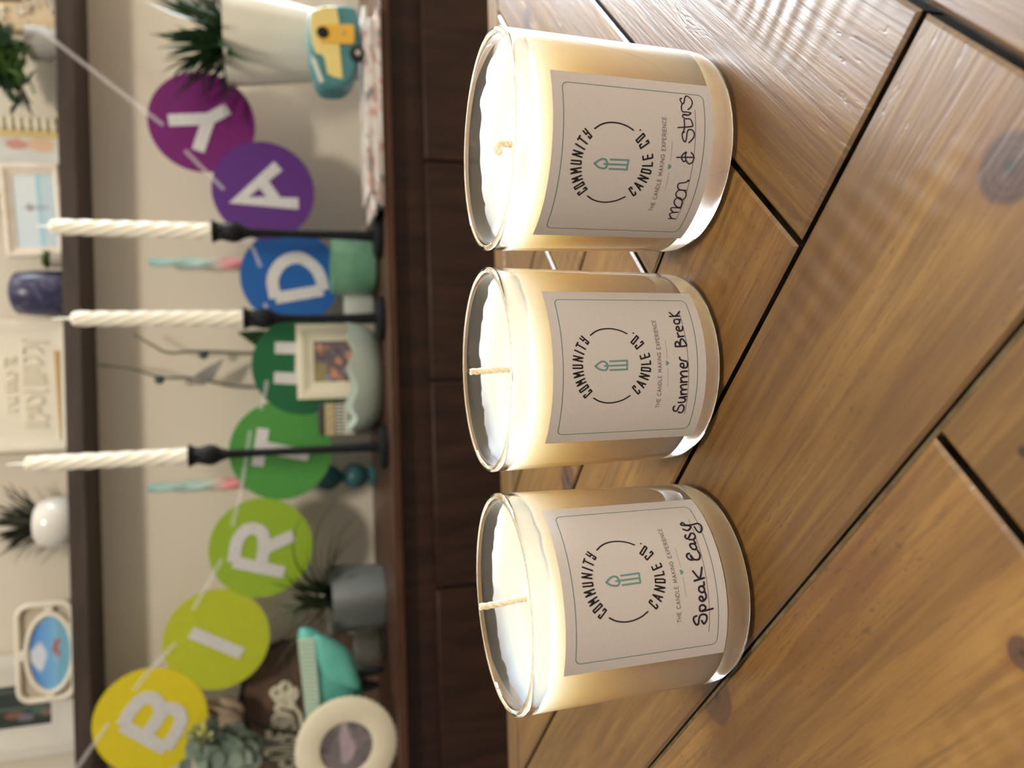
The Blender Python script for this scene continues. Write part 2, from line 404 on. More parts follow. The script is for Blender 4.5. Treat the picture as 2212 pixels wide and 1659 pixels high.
struct(obj('window_1', bm, M_white, smooth=False))
# lamp under the ceiling that gives the room its warm light
lt = thing('ceiling_lamp', 'round flush ceiling lamp with a white glass drum above the table', 'lamp', (.15, -.40, 1.95))
obj('base', lathe(BM(), [(0, 0), (.14, 0), (.145, -.012), (.12, -.02), (0, -.02)], 40), mat('brushed_nickel', (.6, .58, .55), .35, 1.0), lt)
ml = mat('lamp_glass', (.95, .9, .8), .4); ml.node_tree.nodes['Principled BSDF'].inputs['Emission Color'].default_value = (1, .86, .66, 1); ml.node_tree.nodes['Principled BSDF'].inputs['Emission Strength'].default_value = 2.5
obj('lamp_shade', lathe(BM(), [(.13, -.018), (.13, -.03), (.10, -.037), (0, -.038)], 40), ml, lt)

# ------------------------------------------------------------------ table of pine planks laid in a herringbone
M_pine = wood_planks()
M_gap = noisy('gap_filler', (.006, .004, .003), (.030, .020, .012), 120, .3, spec=.6)
tb = thing('dining_table', 'honey brown pine table top laid in herringbone planks under the three candles', 'table', (0, 0.1, -.75))
TL = Vector((0, .1, -.75))
def clip(poly, axis, val, keep_less):
    out = []
    for p, q in zip(poly, poly[1:] + poly[:1]):
        a, b = (p[axis] <= val) == keep_less or p[axis] == val, (q[axis] <= val) == keep_less or q[axis] == val
        if a: out.append(p)
        if a != b:
            t = (val - p[axis]) / (q[axis] - p[axis])
            out.append((p[0] + (q[0] - p[0]) * t, p[1] + (q[1] - p[1]) * t))
    return out
def inset(poly, d):
    n = len(poly); out = []
    ar = sum(poly[i][0] * poly[(i + 1) % n][1] - poly[(i + 1) % n][0] * poly[i][1] for i in range(n))
    if ar < 0: poly = poly[::-1]
    for i in range(n):
        p0, p1, p2 = Vector(poly[i - 1]), Vector(poly[i]), Vector(poly[(i + 1) % n])
        e1 = (p1 - p0).normalized(); e2 = (p2 - p1).normalized()
        n1 = Vector((-e1.y, e1.x)); n2 = Vector((-e2.y, e2.x))
        mm = (n1 + n2).normalized()
        out.append(p1 + mm * (d / max(.3, mm.dot(n1))))
    return out
bm = BM(); uvl = bm.loops.layers.uv.new('grain'); pl = bm.faces.layers.float.new('plank')
AK = lambda k: .138 + .1075 * k
BE = lambda k: -.058 - .1027 * k
rngp = random.Random(5)
PL = []
for k in range(-9, 14):
    A0, A1 = AK(k), AK(k + 1)
    cuts = [BE(k), -3.0]
    if k == -1: cuts = [BE(k), -.168, -3.0]
    elif k != 0 and k != 1: cuts = [BE(k), BE(k) - .62, -3.0]
    for b1, b0 in zip(cuts, cuts[1:]): PL.append(('A', A0, A1, b0, b1))
    PL.append(('B', AK(k), 3.0, BE(k), BE(k - 1)))
PIDS = {}
for (kind, a0, a1, b0, b1) in PL:
    poly = [((a + b) / 2, (a - b) / 2) for a, b in ((a0, b0), (a1, b0), (a1, b1), (a0, b1))]
    for ax, v, less in ((0, -.8, False), (0, .8, True), (1, -.34, False), (1, .5535, True)):
        poly = clip(poly, ax, v, less)
        if len(poly) < 3: break
    if len(poly) < 3: continue
    # drop duplicate corners
    pp = []
    for p in poly:
        if not pp or (Vector(p) - Vector(pp[-1])).length > 1e-5: pp.append(p)
    if len(pp) > 2 and (Vector(pp[0]) - Vector(pp[-1])).length < 1e-5: pp.pop()
    if len(pp) < 3: continue
    pid = rngp.random(); du, dv = rngp.uniform(0, 9), rngp.uniform(0, 9)
    g = .0012 if kind == 'A' else .0011
    try:
        o1 = inset(pp, g); o2 = inset(pp, g + .0011)
    except ValueError: continue
    gdir = Vector((1, -1)).normalized() if kind == 'A' else Vector((1, 1)).normalized()
    gn = Vector((-gdir.y, gdir.x))
    top = [bm.verts.new((p.x, p.y, 0) - TL if False else Vector((p.x, p.y, 0)) - TL) for p in o2]
    mid = [bm.verts.new(Vector((p.x, p.y, -.0009)) - TL) for p in o1]
    low = [bm.verts.new(Vector((p.x, p.y, -.010)) - TL) for p in o1]
    fs = [bm.faces.new(top)]
    n = len(top)
    for i in range(n):
        j = (i + 1) % n
        fs.append(bm.faces.new((mid[i], mid[j], top[j], top[i]))); fs.append(bm.faces.new((low[i], low[j], mid[j], mid[i]))); fs[-1].material_index = 1
    for f in fs:
        f[pl] = pid
        for lp in f.loops:
            q = lp.vert.co + TL; q2 = Vector((q.x, q.y))
            lp[uvl].uv = (q2.dot(gdir) + du, q2.dot(gn) + dv)
obj('planks', bm, [M_pine, M_gap], tb, smooth=False)
M_putty = noisy('putty', (.085, .060, .030), (.15, .110, .058), 160, .5)
bm = BM()
p0 = Vector(((.138 - .06) / 2, (.138 + .06) / 2, 0)); p1 = Vector(((.138 - 1.0) / 2, (.138 + 1.0) / 2, 0)); p1 = p0.lerp(p1, (.553 - p0.y) / (p1.y - p0.y))
sd = Vector((1, 1, 0)).normalized() * .00095
ra = [bm.verts.new(q + Vector((0, 0, z)) - TL) for q, z in ((p0 - sd, -.0016), (p0, -.0010), (p0 + sd, -.0020), (p0 + sd, -.0075), (p0 - sd, -.0075))]
rb_ = [bm.verts.new(q + Vector((0, 0, z)) - TL) for q, z in ((p1 - sd, -.0016), (p1, -.0010), (p1 + sd, -.0020), (p1 + sd, -.0075), (p1 - sd, -.0075))]
for i in range(5): bm.faces.new((ra[i], ra[(i + 1) % 5], rb_[(i + 1) % 5], rb_[i]))
bm.faces.new(ra); bm.faces.new(rb_)
obj('filler_strip', bm, M_putty, tb, smooth=False)
obj('core_board', box(BM(), Vector((0, .106, -.0165)) - TL, (1.6, .90, .018)), M_gap, tb, smooth=False)
bm = BM(); uvl = bm.loops.layers.uv.new('grain'); pl = bm.faces.layers.float.new('plank')
prof = [(.5548, -.03), (.5548, -.0008), (.5556, 0), (.582, 0), (.5862, -.0016), (.588, -.005), (.588, -.03)]
ra = [bm.verts.new(Vector((-.8, y, z)) - TL) for y, z in prof]; rb_ = [bm.verts.new(Vector((.8, y, z)) - TL) for y, z in prof]
for i in range(len(prof)):
    j = (i + 1) % len(prof); f = bm.faces.new((ra[i], rb_[i], rb_[j], ra[j])); f[pl] = .62
    for lp in f.loops: lp[uvl].uv = (lp.vert.co.x, lp.vert.co.y + lp.vert.co.z)
for ring in (ra, rb_):
    f = bm.faces.new(ring); f[pl] = .62
obj('end_board', bm, M_pine, tb)
M_leg = noisy('table_leg_wood', (.2, .1, .04), (.3, .16, .06), 14, .5, stretch=(6, 6, 1))
for sx in (-.7, .7):
    for y in (-.25, .5): obj('leg', box(BM(), Vector((sx, y, -.389)) - TL, (.08, .08, .722)), M_leg, tb, bevel=.004)

# ------------------------------------------------------------------ the three candles
RT_, RB_, HJ = .0405, .0391, .0849
rad_at = lambda z: RB_ + (RT_ - RB_) * z / HJ
M_glass = mat('clear_glass', (.99, .992, .985), 0.0, trans=1.0, ior=1.48)
M_stip = mat('stippled_glass', (.985, .995, .985), .4, trans=1.0, ior=1.48)
M_wax = mat('soy_wax', (.785, .685, .55), .42, sss=1.0, sssr=(.095, .062, .036), spec=.4)
M_wick = noisy('cotton_wick', (.72, .60, .42), (.85, .76, .60), 900, .8)
M_paper = noisy('label_paper', (.69, .635, .60), (.72, .665, .63), 1400, .62)
M_ink = mat('black_ink', (.012, .011, .013), .5)
M_pen = mat('marker_ink', (.028, .020, .040), .35)
M_teal = mat('teal_ink', (.17, .33, .30), .6)
M_grey = mat('grey_ink', (.16, .13, .12), .6)
M_rule = mat('thin_rule_ink', (.33, .29, .27), .6)
FONT = {   # monoline capitals on a 0..1 box
 'T': (.7, [[(0, 1), (.7, 1)], [(.35, 1), (.35, 0)]]), 'H': (.75, [[(0, 0), (0, 1)], [(.75, 0), (.75, 1)], [(0, .52), (.75, .52)]]),
 'E': (.58, [[(.58, 1), (0, 1), (0, 0), (.58, 0)], [(0, .52), (.52, .52)]]),
 'C': (.82, [[(.80, .82), (.62, .97), (.42, 1), (.2, .92), (.05, .72), (0, .5), (.05, .28), (.2, .08), (.42, 0), (.62, .03), (.80, .18)]]),
 'A': (.8, [[(0, 0), (.4, 1), (.8, 0)], [(.14, .34), (.66, .34)]]), 'N': (.75, [[(0, 0), (0, 1), (.75, 0), (.75, 1)]]),
 'D': (.76, [[(0, 0), (0, 1), (.3, 1), (.55, .92), (.72, .72), (.76, .5), (.72, .28), (.55, .08), (.3, 0), (0, 0)]]), 'L': (.52, [[(0, 1), (0, 0), (.52, 0)]]),
 'M': (.9, [[(0, 0), (.08, 1), (.45, .2), (.82, 1), (.9, 0)]]), 'K': (.68, [[(0, 0), (0, 1)], [(.64, 1), (0, .42)], [(.2, .58), (.68, 0)]]),
 'I': (0.02, [[(.01, 0), (.01, 1)]]), 'G': (.86, [[(.80, .84), (.62, .97), (.42, 1), (.2, .92), (.05, .72), (0, .5), (.05, .28), (.2, .08), (.42, 0), (.66, .05), (.84, .22), (.84, .46), (.5, .46)]]),
 'X': (.72, [[(0, 0), (.70, 1)], [(.02, 1), (.72, 0)]]), 'P': (.6, [[(0, 0), (0, 1), (.34, 1), (.62, .90), (.6, .73), (.62, .56), (.34, .46), (0, .46)]]),
 'R': (.64, [[(0, 0), (0, 1), (.34, 1), (.62, .90), (.6, .73), (.62, .56), (.34, .46), (0, .46)], [(.34, .46), (.64, 0)]]), ' ': (.34, [])}
def line_strokes(text, s0, s1, z0, z1, hgt):
    adv = []; x = 0
    for ch in text: adv.append(x); x += FONT[ch][0] + .36
    tot = x - .36; k = (s1 - s0) / tot; out = []
    for ch, a in zip(text, adv):
        for st in FONT[ch][1]: out.append([(s0 + (a + px) * k, z0 + (z1 - z0) * (a + px) / tot + py * hgt) for px, py in st])
    return out
def wrap(bm, polys, c, lift):                            # label millimetres -> the jar's conical wall
    for poly in polys:
        vs = []
        for p in poly:
            s, z = (p[0] + c[0]) / 1000, (p[1] + c[1]) / 1000
            r = rad_at(z) + lift; th = s / rad_at(z)
            vs.append(bm.verts.new((r * sin(th), -r * cos(th), z)))
        if len(vs) == 4 or len(vs) > 4:
            try: bm.faces.new(vs)
            except ValueError: pass
def printed(name, strokes, w, c, lift, mt, parent, smooth=0):
    bm = BM()
    for i, st in enumerate(strokes):
        st = [(a, b) for a, b in st]
        if smooth and len(st) > 2: st = [(p.x, p.y) for p in catmull([(a, b, 0) for a, b in st], smooth, False)]
        elif len(st) >= 2:
            fine = []
            for p, q in zip(st, st[1:]):
                nn = max(1, int(math.hypot(q[0] - p[0], q[1] - p[1]) / 2.0))
                fine += [(p[0] + (q[0] - p[0]) * t / nn, p[1] + (q[1] - p[1]) * t / nn) for t in range(nn)]
            st = fine + [st[-1]]
        wrap(bm, stroke2d(st, w, sharp=True), c, lift + (i % 9) * 2.5e-6)
    return obj(name, bm, mt, parent, smooth=False)
def sc(strokes): return [[(a / 100, b / 100) for a, b in st] for st in strokes]

def candle(key, x, y, labc, rule, rulez, seed, wax_z, label, wick_pts):
    t = thing('jar_candle', label, 'candle', (x, y, 0.0), group='glass jar candles on the table')
    rnd = random.Random(seed)
    jar = [(0, .0012), (.026, .0012), (.031, .0003), (.0345, .0003), (.0372, .0022), (.0388, .0058), (.03925, .0095)]
    jar += [(rad_at(z), z) for z in (.02, .035, .05, .065, .078, .0830)]
    jar += [(RT_ + .0001, .0842), (RT_ - .0004, .0851), (RT_ - .0013, .0854), (RT_ - .0021, .0850), (RT_ - .0024, .0840), (RT_ - .0024, .081)]
    jar += [(rad_at(z) - .0023, z) for z in (.07, .05, .03, .018)]
    jar += [(.0362, .0135), (.034, .0108), (.030, .0098), (.015, .0096), (0, .0096)]
    gj = obj('glass_jar', lathe(BM(), jar, 128), [M_glass, M_stip], t)
    for f in gj.data.polygons:
        if all(gj.data.vertices[v].co.z < .0016 for v in f.vertices): f.material_index = 1
    # wax fill: a hair wider than the inside wall so that it sits against the glass
    off = [rnd.uniform(-1, 1) for _ in range(8)]
    def ripple(r, z, th):
        if z < wax_z - .006 or r < .01: return r, z
        k = r / .038
        n1 = sum(off[i] * sin((i + 1) * th + off[-i] * 9) / (1 + i * .6) for i in range(6))
        n2 = noise.noise(Vector((cos(th) * 5, sin(th) * 5, seed))) + .6 * noise.noise(Vector((cos(th) * 16, sin(th) * 16, seed)))
        return r, z + k ** 6 * (n1 * .00045 + n2 * .0011) + k * .0003 * n1
    e = .00012
    wi = lambda z: rad_at(z) - .0023 + e
    wax = [(0, .0094), (.015, .0094), (.030, .0096), (.0342, .0107), (.0363, .0134)]
    wax += [(wi(z), z) for z in (.018, .03, .04, .05, .06, .066, .070)] + [(wi(wax_z - .0015), wax_z - .0015), (wi(wax_z), wax_z + .0002), (wi(wax_z) - .0009, wax_z - .0001)]
    wax += [(.0365, wax_z - .0010), (.034, wax_z - .0018), (.029, wax_z - .0028), (.022, wax_z - .0036), (.014, wax_z - .0042), (.007, wax_z - .0042), (.003, wax_z - .0034), (0, wax_z - .0030)]
    obj('wax', lathe(BM(), wax, 96, ripple), M_wax, t)
    # braided wick
    bm = BM()
    base = Vector((0, 0, wax_z - .0045))
    P = catmull([base + Vector(p) for p in wick_pts], 8)
    for k in range(3):
        st = []
        for i, p in enumerate(P):
            d = (P[min(i + 1, len(P) - 1)] - P[max(i - 1, 0)]).normalized(); a = d.orthogonal().normalized(); b = d.cross(a)
            ph = i * .62 + k * 2 * pi / 3
            st.append(p + (a * cos(ph) + b * sin(ph)) * .00065)
        tube(bm, st, .00075, 7)
    obj('wick', bm, M_wick, t)
    # paper label, its printing and the name written on it
    bm = BM(); w, h = 61.4, 61.2; n = 40
    rows = []
    for j in range(9):
        z = labc[1] - h / 2 + h * j / 8; row = []
        for i in range(n + 1):
            s = labc[0] - w / 2 + w * i / n
            r = rad_at(z / 1000) + .00018; th = s / 1000 / rad_at(z / 1000)
            row.append(bm.verts.new((r * sin(th), -r * cos(th), z / 1000)))
        rows.append(row)
    for a, b in zip(rows, rows[1:]):
        for i in range(n): bm.faces.new((a[i], a[i + 1], b[i + 1], b[i]))
    lb = obj('paper_label', bm, M_paper, t)
    sol = lb.modifiers.new('thick', 'SOLIDIFY'); sol.thickness = .00012; sol.offset = -1; sol.use_rim = False
    L1 = .00018 + .00006
    printed('logo_lettering', sc(LOGO), .56, labc, L1, M_ink, lb)
    for arc in sc(ARCS): printed('ring_arc', [arc], .50, labc, L1, M_ink, lb, 5)
    ic = sc(ICON); flame = [(p.x, p.y) for p in catmull([(a, b, 0) for a, b in ic[0]], 5)]
    printed('candle_emblem', [flame] + ic[1:], .64, labc, L1, M_teal, lb)
    hx, hy, q = 26.4, 26.9, 2.1
    bd = []
    for cx, cy, a0 in ((hx - q, hy - q, 0), (-hx + q, hy - q, 90), (-hx + q, -hy + q, 180), (hx - q, -hy + q, 270)):
        bd += [(cx + q * cos(radians(a0 + 15 * k)), cy + q * sin(radians(a0 + 15 * k))) for k in range(7)]
    bd.append(bd[0])
    printed('border_line', [bd], .29, labc, L1 - .00003, mat_teal_line, lb)
    printed('tagline', line_strokes('THE CANDLE MAKING EXPERIENCE', -16.2, 17.0, -12.1, -11.4, 1.45), .17, labc, L1, M_grey, lb)
    printed('divider_rule', [[(2.4, -14.22), (9.1, -14.1)], [(-7.9, -14.5), (-1.2, -14.36)]], .10, labc, L1, M_rule, lb)
    bm = BM()
    hp = []
    for k in range(28):
        a = 2 * pi * k / 28
        hp.append((.56 + .052 * 16 * sin(a) ** 3, -14.2 + .052 * (13 * cos(a) - 5 * cos(2 * a) - 2 * cos(3 * a) - cos(4 * a))))
    cen = (.56, -14.25)
    wrap(bm, [[cen, hp[i], hp[(i + 1) % 28], cen] for i in range(0)], labc, L1)
    for i in range(28):
        tri = [cen, hp[i], hp[(i + 1) % 28]]
        vs = []
        for p in tri:
            s, z = (p[0] + labc[0]) / 1000, (p[1] + labc[1]) / 1000
            r = rad_at(z) + L1; th = s / rad_at(z); vs.append(bm.verts.new((r * sin(th), -r * cos(th), z)))
        bm.faces.new(vs)
    obj('heart', bm, M_teal, lb, smooth=False)
    printed('name_line', [rule], .13, (0, 0), L1, M_ink, lb)
    printed('handwriting', sc(HAND[key]), rulez, (0, 0), L1 + .00002, M_pen, lb, 6)
    return t
mat_teal_line = mat('teal_border_ink', (.13, .24, .25), .6)
candle('S', -.0820, .2700, (14.2, 43.6), [(-6.8, 20.4), (10, 20.25), (34.1, 19.8)], .68, 3, .0785,
       'glass jar candle labelled Speak Easy, nearest the camera at the left end of the row', [(0, 0, -.002), (0, 0, .004), (-.0008, 0, .012), (-.0012, 0, .0195)])
candle('M', .0059, .2860, (-.3, 39.8), [(-19.8, 16.3), (0, 16.85), (20.4, 17.4)], .62, 8, .0780,
       'middle glass jar candle of the three, labelled Summer Break, with a straight upright wick', [(0, 0, -.002), (0, 0, .005), (-.0004, 0, .011), (-.0006, 0, .0175)])
candle('R', .0922, .2726, (-17.4, 42.1), [(-37.6, 18.7), (-17, 18.8), (3.3, 19.1)], .44, 15, .0785,
       'glass jar candle labelled Moon & Stars, at the right end, short curled wick', [(0, 0, -.002), (0, .0, .003), (-.0002, -.0004, .0062), (-.0022, -.001, .0076), (-.0040, -.001, .0064)])

# ------------------------------------------------------------------ sideboard and wall shelf
def darkwood(name, c1, c2, rough, stretch):
    m = mat(name, c1, rough, spec=.45); t = NT(m)
    tc = t.n('ShaderNodeTexCoord'); mp = t.n('ShaderNodeMapping'); mp.inputs['Scale'].default_value = stretch
    t.l(tc.outputs['Object'], mp.inputs['Vector'])
    f = t.noise(mp.outputs[0], 5, 5, .6, .6)
    t.l(t.ramp(f, [(.34, c1), (.66, c2)]), t.b.inputs['Base Color'])
    t.bump(f, .12, .001)
    return m
M_walnut = darkwood('dark_walnut', (.012, .0045, .0026), (.036, .0135, .007), .45, (9, 9, 1.2))
M_walnut_h = darkwood('dark_walnut_edge', (.040, .016, .009), (.085, .036, .019), .36, (1.2, 9, 9))
M_shelf = darkwood('dark_shelf_wood', (.034, .022, .017), (.060, .041, .032), .5, (1.2, 9, 9))
sb = thing('sideboard', 'long dark walnut sideboard against the wall, holding the holders and ornaments', 'sideboard', (0, SB_Y + .16, -.75))
SL = Vector((0, SB_Y + .16, -.75))
def sbx(name, c, s, mt, bev=.0015): return obj(name, box(BM(), Vector(c) - SL, s), mt, sb, bevel=bev)
sbx('top_board', (-.06, 1.258, TOPZ - .007), (1.92, .316, .014), M_walnut_h, .002)
sbx('carcass', (-.06, 1.268, -.345), (1.90, .296, .716), M_walnut)
xs = [at(960, Y, SB_Y + .01).x for Y in (-110, 352, 822, 1268, 1740)]
for xa, xb in zip(xs[1:], xs):
    d = sbx('door', ((xa + xb) / 2, 1.111, -.363), (xb - xa - .004, .018, .654), M_walnut, .002)
sbx('plinth', (-.06, 1.275, -.727), (1.86, .27, .046), M_walnut)

shelf = tag(obj('wall_shelf', box(BM(), (0, 0, 0), (1.86, WALL - SHELF_Y - .001, .027)), M_shelf, None, (-.08, (WALL + SHELF_Y) / 2, .5015), bevel=.002),
            'dark brown wall shelf above the sideboard, lined with frames and plants', 'shelf')
ST = .515

# ------------------------------------------------------------------ birthday banner
def disc_mat(name, c): return noisy(name, c, tuple(x * 1.06 for x in c), 60, .38)
M_glit = mat('silver_glitter', (.66, .66, .66), .38, 0.2); _t = NT(M_glit)
_v = _t.n('ShaderNodeTexVoronoi'); _v.inputs['Scale'].default_value = 900; _tc = _t.n('ShaderNodeTexCoord'); _t.l(_tc.outputs['Object'], _v.inputs['Vector'])
_nm = _t.n('ShaderNodeNormalMap') if False else None
_t.l(_t.ramp(_v.outputs['Color'], [(0, (.42, .42, .43)), (1, (.86, .86, .86))]), _t.b.inputs['Base Color']); _t.bump(_v.outputs['Distance'], .5, .0006)
M_rib = mat('sheer_white_ribbon', (.93, .91, .95), .35, alpha=.32)
BY = 1.312
ban = thing('birthday_banner', 'birthday banner of coloured round discs with silver letters, strung on sheer white ribbon', 'banner', (0, BY, .511))
BLc = Vector((0, BY, .511))
z1 = lambda pts: [(a / 2.4578, b / 2.4578) for a, b in pts]
z2 = lambda pts: [(a / 2.4578, b / 2.4578 + 500) for a, b in pts]
z3 = lambda pts: [(a / 2.4578, b / 2.4578 + 1050) for a, b in pts]
LET = [
 ('B', (326, 1557), .0855, (.62, .52, .012), z3([]), [z3([(650, 1268), (880, 1395)]), 's', z3([(650, 1268), (700, 1185), (755, 1130), (815, 1125), (850, 1170), (838, 1235), (765, 1330)]), z3([(838, 1235), (880, 1180), (940, 1190), (962, 1235), (945, 1290), (880, 1390)])], 'yellow disc with the letter B'),
 ('I', (469, 1381), .083, (.42, .47, .020), None, [z3([(1015, 775), (1285, 888)])], 'olive yellow disc with the letter I'),
 ('R', (565, 1183), .083, (.26, .40, .022), None, [z3([(1240, 402), (1510, 458)]), z3([(1240, 402), (1262, 290), (1315, 228), (1385, 238), (1402, 310), (1385, 435)]), z3([(1398, 335), (1560, 258)])], 'lime green disc with the letter R'),
 ('T', (608, 973), .0835, (.065, .27, .050), None, [z2([(1398, 1045), (1368, 1245)]), z2([(1388, 1142), (1640, 1190)])], 'mid green disc with the letter T'),
 ('H', (655, 790), .0835, (.008, .115, .040), None, [z2([(1460, 618), (1740, 622)]), z2([(1455, 776), (1735, 790)]), z2([(1600, 620), (1596, 780)])], 'dark green disc with the letter H'),
 ('D', (628, 598), .0815, (.010, .10, .36), None, [z2([(1462, 355), (1715, 312)]), z2([(1462, 355), (1448, 250), (1500, 165), (1590, 140), (1670, 190), (1705, 255), (1715, 312)])], 'blue disc with the letter D'),
 ('A', (570, 412), .0825, (.10, .026, .20), None, [z1([(1478, 882), (1268, 1062), (1585, 1082)]), z1([(1392, 965), (1468, 1072)])], 'violet disc with the letter A'),
 ('Y', (437, 264), .0830, (.155, .010, .135), None, [z1([(895, 640), (1110, 632), (1210, 578)]), z1([(1052, 802), (1110, 632)])], 'purple disc with the letter Y')]
for i, (ch, cpx, r, colr, _, strokes, lab_) in enumerate(LET):
    yy = BY + (.0012 if i % 2 else 0.0)
    c = at(cpx[0], cpx[1], yy)
    d = obj('disc', lathe(BM(), [(0, -.0006), (r, -.0006), (r, .0006), (0, .0006)], 64, M=Matrix.Rotation(pi / 2, 4, 'X')), disc_mat('card_' + lab_.split(' disc')[0].replace(' ', '_'), colr), ban, c - BLc, label=lab_)
    bm = BM()
    for si, st in enumerate([s for s in strokes if s != 's']):
        P = [at(a, b, yy) for a, b in st]
        P2 = [(p.x - c.x, p.z - c.z) for p in P]
        if len(P2) > 4: P2 = [(p.x, p.y) for p in catmull([(a, b, 0) for a, b in P2], 4)]
        for poly in stroke2d(P2, .0195, round_=False):
            vs = [bm.verts.new((p.x, -.0007, p.y)) for p in poly]
            try:
                f = bm.faces.new(vs)
            except ValueError: continue
            e = bmesh.ops.extrude_face_region(bm, geom=[f])
            bmesh.ops.translate(bm, verts=[g for g in e['geom'] if isinstance(g, bmesh.types.BMVert)], vec=(0, -.0010 - si * .00012, 0))
    obj('letter', bm, M_glit, d, smooth=False)
bm = BM()
def ribbon(pts, w=.0066, yoff=-.0022):
    """flat ribbon along photo points, hanging in the banner's plane"""
    P = [at(a, b, BY) + Vector((0, yoff, 0)) - BLc for a, b in pts]
    P = catmull(P, 6) if len(P) > 2 else P
    rows = []
    for i, p in enumerate(P):
        d = (P[min(i + 1, len(P) - 1)] - P[max(0, i - 1)]).normalized(); n_ = Vector((-d.z, 0, d.x))
        rows.append((bm.verts.new(p + n_ * w / 2), bm.verts.new(p - n_ * w / 2)))
    for a, b in zip(rows, rows[1:]): bm.faces.new((a[0], b[0], b[1], a[1]))
RIBBON = [[(150, 1683), (186, 1630), (236, 1560)], [(290, 1490), (330, 1440), (380, 1388)], [(418, 1316), (448, 1262), (480, 1207)], [(502, 1136), (522, 1050), (541, 930)],
          [(563, 885), (572, 850), (577, 822)], [(576, 690), (575, 670), (573, 655)], [(563, 577), (550, 545), (537, 522)], [(484, 410), (440, 366), (400, 326)], [(353, 271), (225, 172), (104, 78), (96, 71)]]
for sgm in RIBBON: ribbon(sgm)
for a, b in zip(RIBBON, RIBBON[1:]):
    ribbon([a[-1], b[0]], yoff=.0035)
obj('ribbon', bm, M_rib, ban, smooth=False)

# ------------------------------------------------------------------ tapers in black candlesticks
M_black = noisy('black_iron', (.005, .0065, .009), (.009, .011, .014), 90, .5, spec=.25)
M_taper = mat('ivory_taper_wax', (.86, .83, .72), .4, sss=.6, sssr=(.008, .006, .004))
M_wickw = mat('white_wick', (.85, .83, .78), .7)
def taper_holder(bx, by, zcup, ztop, zw, lab_h, lab_t, lean=0.0):
    h = zcup - TOPZ
    t = thing('candlestick', lab_h, 'candlestick', (bx, by, TOPZ), group='black candlesticks on the sideboard')
    obj('base', lathe(BM(), [(0, 0), (.034, 0), (.035, .004), (.034, .0085), (.030, .011), (.010, .013), (0, .013)], 48), M_black, t)
    obj('stem', lathe(BM(), [(0, .012), (.0085, .012), (.0075, .03), (.006, h * .35), (.0055, h * .6), (.0065, h - .052), (.009, h - .046), (.0085, h - .043), (0, h - .043)], 24), M_black, t)
    obj('cup', lathe(BM(), [(0, h - .044), (.009, h - .044), (.0145, h - .034), (.0155, h - .027), (.0135, h - .018), (.0115, h - .012), (.0140, h - .004), (.0172, h), (.0165, h + .0012), (.0125, h - .001), (.0122, h - .014), (0, h - .014)], 36), M_black, t)
    c = thing('taper_candle', lab_t, 'candle', (bx, by, zcup - .0138), group='ivory tapers in black candlesticks')
    L = ztop - zcup + .0138
    def tw(r, z, th): return r * (1 + .11 * cos(6 * (th + z * 42)) * min(1, max(0, (L - z) / .012))), z
    prof = [(0, 0), (.0105, 0)] + [(.0112 - .0012 * k / 60, L * (.01 + .97 * k / 60)) for k in range(61)] + [(.007, L * .993), (.002, L), (0, L)]
    obj('wax', lathe(BM(), prof, 48, tw), M_taper, c)
    obj('wick', tube(BM(), [(0, 0, L - .002), (.0004, 0, L + (zw - ztop) * .5), (-.0006, 0, L + zw - ztop)], (.0021, .0012), 8), M_wickw, c)
for (top, jn, base, wk, by, lh, ltp) in (
    ((106, 496), (460, 500), (808, 496), (78, 497), 1.16, 'black candlestick standing before the violet A disc and nearest the green tumbler', 'ivory twisted taper in the candlestick before the violet A disc'),
    ((152, 686), (528, 688), (828, 694), (112, 684), 1.16, 'black candlestick beside the cream framed family photo, between it and the green tumbler', 'ivory twisted taper in the candlestick beside the family photo'),
    ((52, 1003), (410, 985), (829, 965), (14, 1008), 1.17, 'tallest black candlestick, standing before the green T disc', 'ivory twisted taper before the green T disc, its wick highest')):
    bp = at(*jn, by)
    taper_holder(bp.x, by, at(*jn, by).z, at(*top, by).z, at(*wk, by).z, lh, ltp)

# ------------------------------------------------------------------ ornaments on the sideboard
def edge_z(z): return z
# tall planter with spiky plant
M_pot = noisy('cream_ceramic', (.70, .68, .58), (.74, .72, .63), 8, .32)
M_soil = noisy('soil', (.02, .013, .008), (.05, .035, .02), 80, .9)
M_gr = noisy('dark_blade_green', (.014, .040, .018), (.035, .085, .03), 30, .42)
M_gr2 = noisy('soft_leaf_green', (.07, .16, .05), (.13, .24, .08), 30, .5)
py = 1.236
pc = at(580, 90, py); ptop = at(489, 90, py).z
pl_ = thing('planter', 'tall cream ceramic planter with a dark spiky plant, behind the camper van ornament', 'planter', (pc.x, py, TOPZ))
hp_ = ptop - TOPZ
obj('pot', lathe(BM(), [(0, 0), (.040, 0), (.043, .004), (.047, .03), (.056, hp_ * .45), (.066, hp_ * .75), (.0715, hp_ - .004), (.0715, hp_), (.067, hp_), (.065, hp_ - .012), (0, hp_ - .012)], 64,
    lambda r, z, th: (r * (1 + .006 * cos(14 * th)), z)), M_pot, pl_)
obj('soil', lathe(BM(), [(0, hp_ - .012), (.0645, hp_ - .012), (.05, hp_ - .006), (0, hp_ - .003)], 32), M_soil, pl_)
rl = random.Random(21); bm = BM()
for i in range(130):
    a = rl.uniform(0, 2 * pi); el = rl.uniform(.3, 1.45)
    d = Vector((cos(a) * cos(el), sin(a) * cos(el) * .75, sin(el)))
    if d.y > 0: d.y *= .25
    p0 = Vector((cos(a) * rl.uniform(0, .04), sin(a) * rl.uniform(0, .04), hp_ - .008))
    leaf(bm, p0, d, rl.uniform(.06, .13), rl.uniform(.0038, .0062), rl.uniform(.3, 1.4), fold=.3)
obj('leaves', bm, M_gr, pl_)
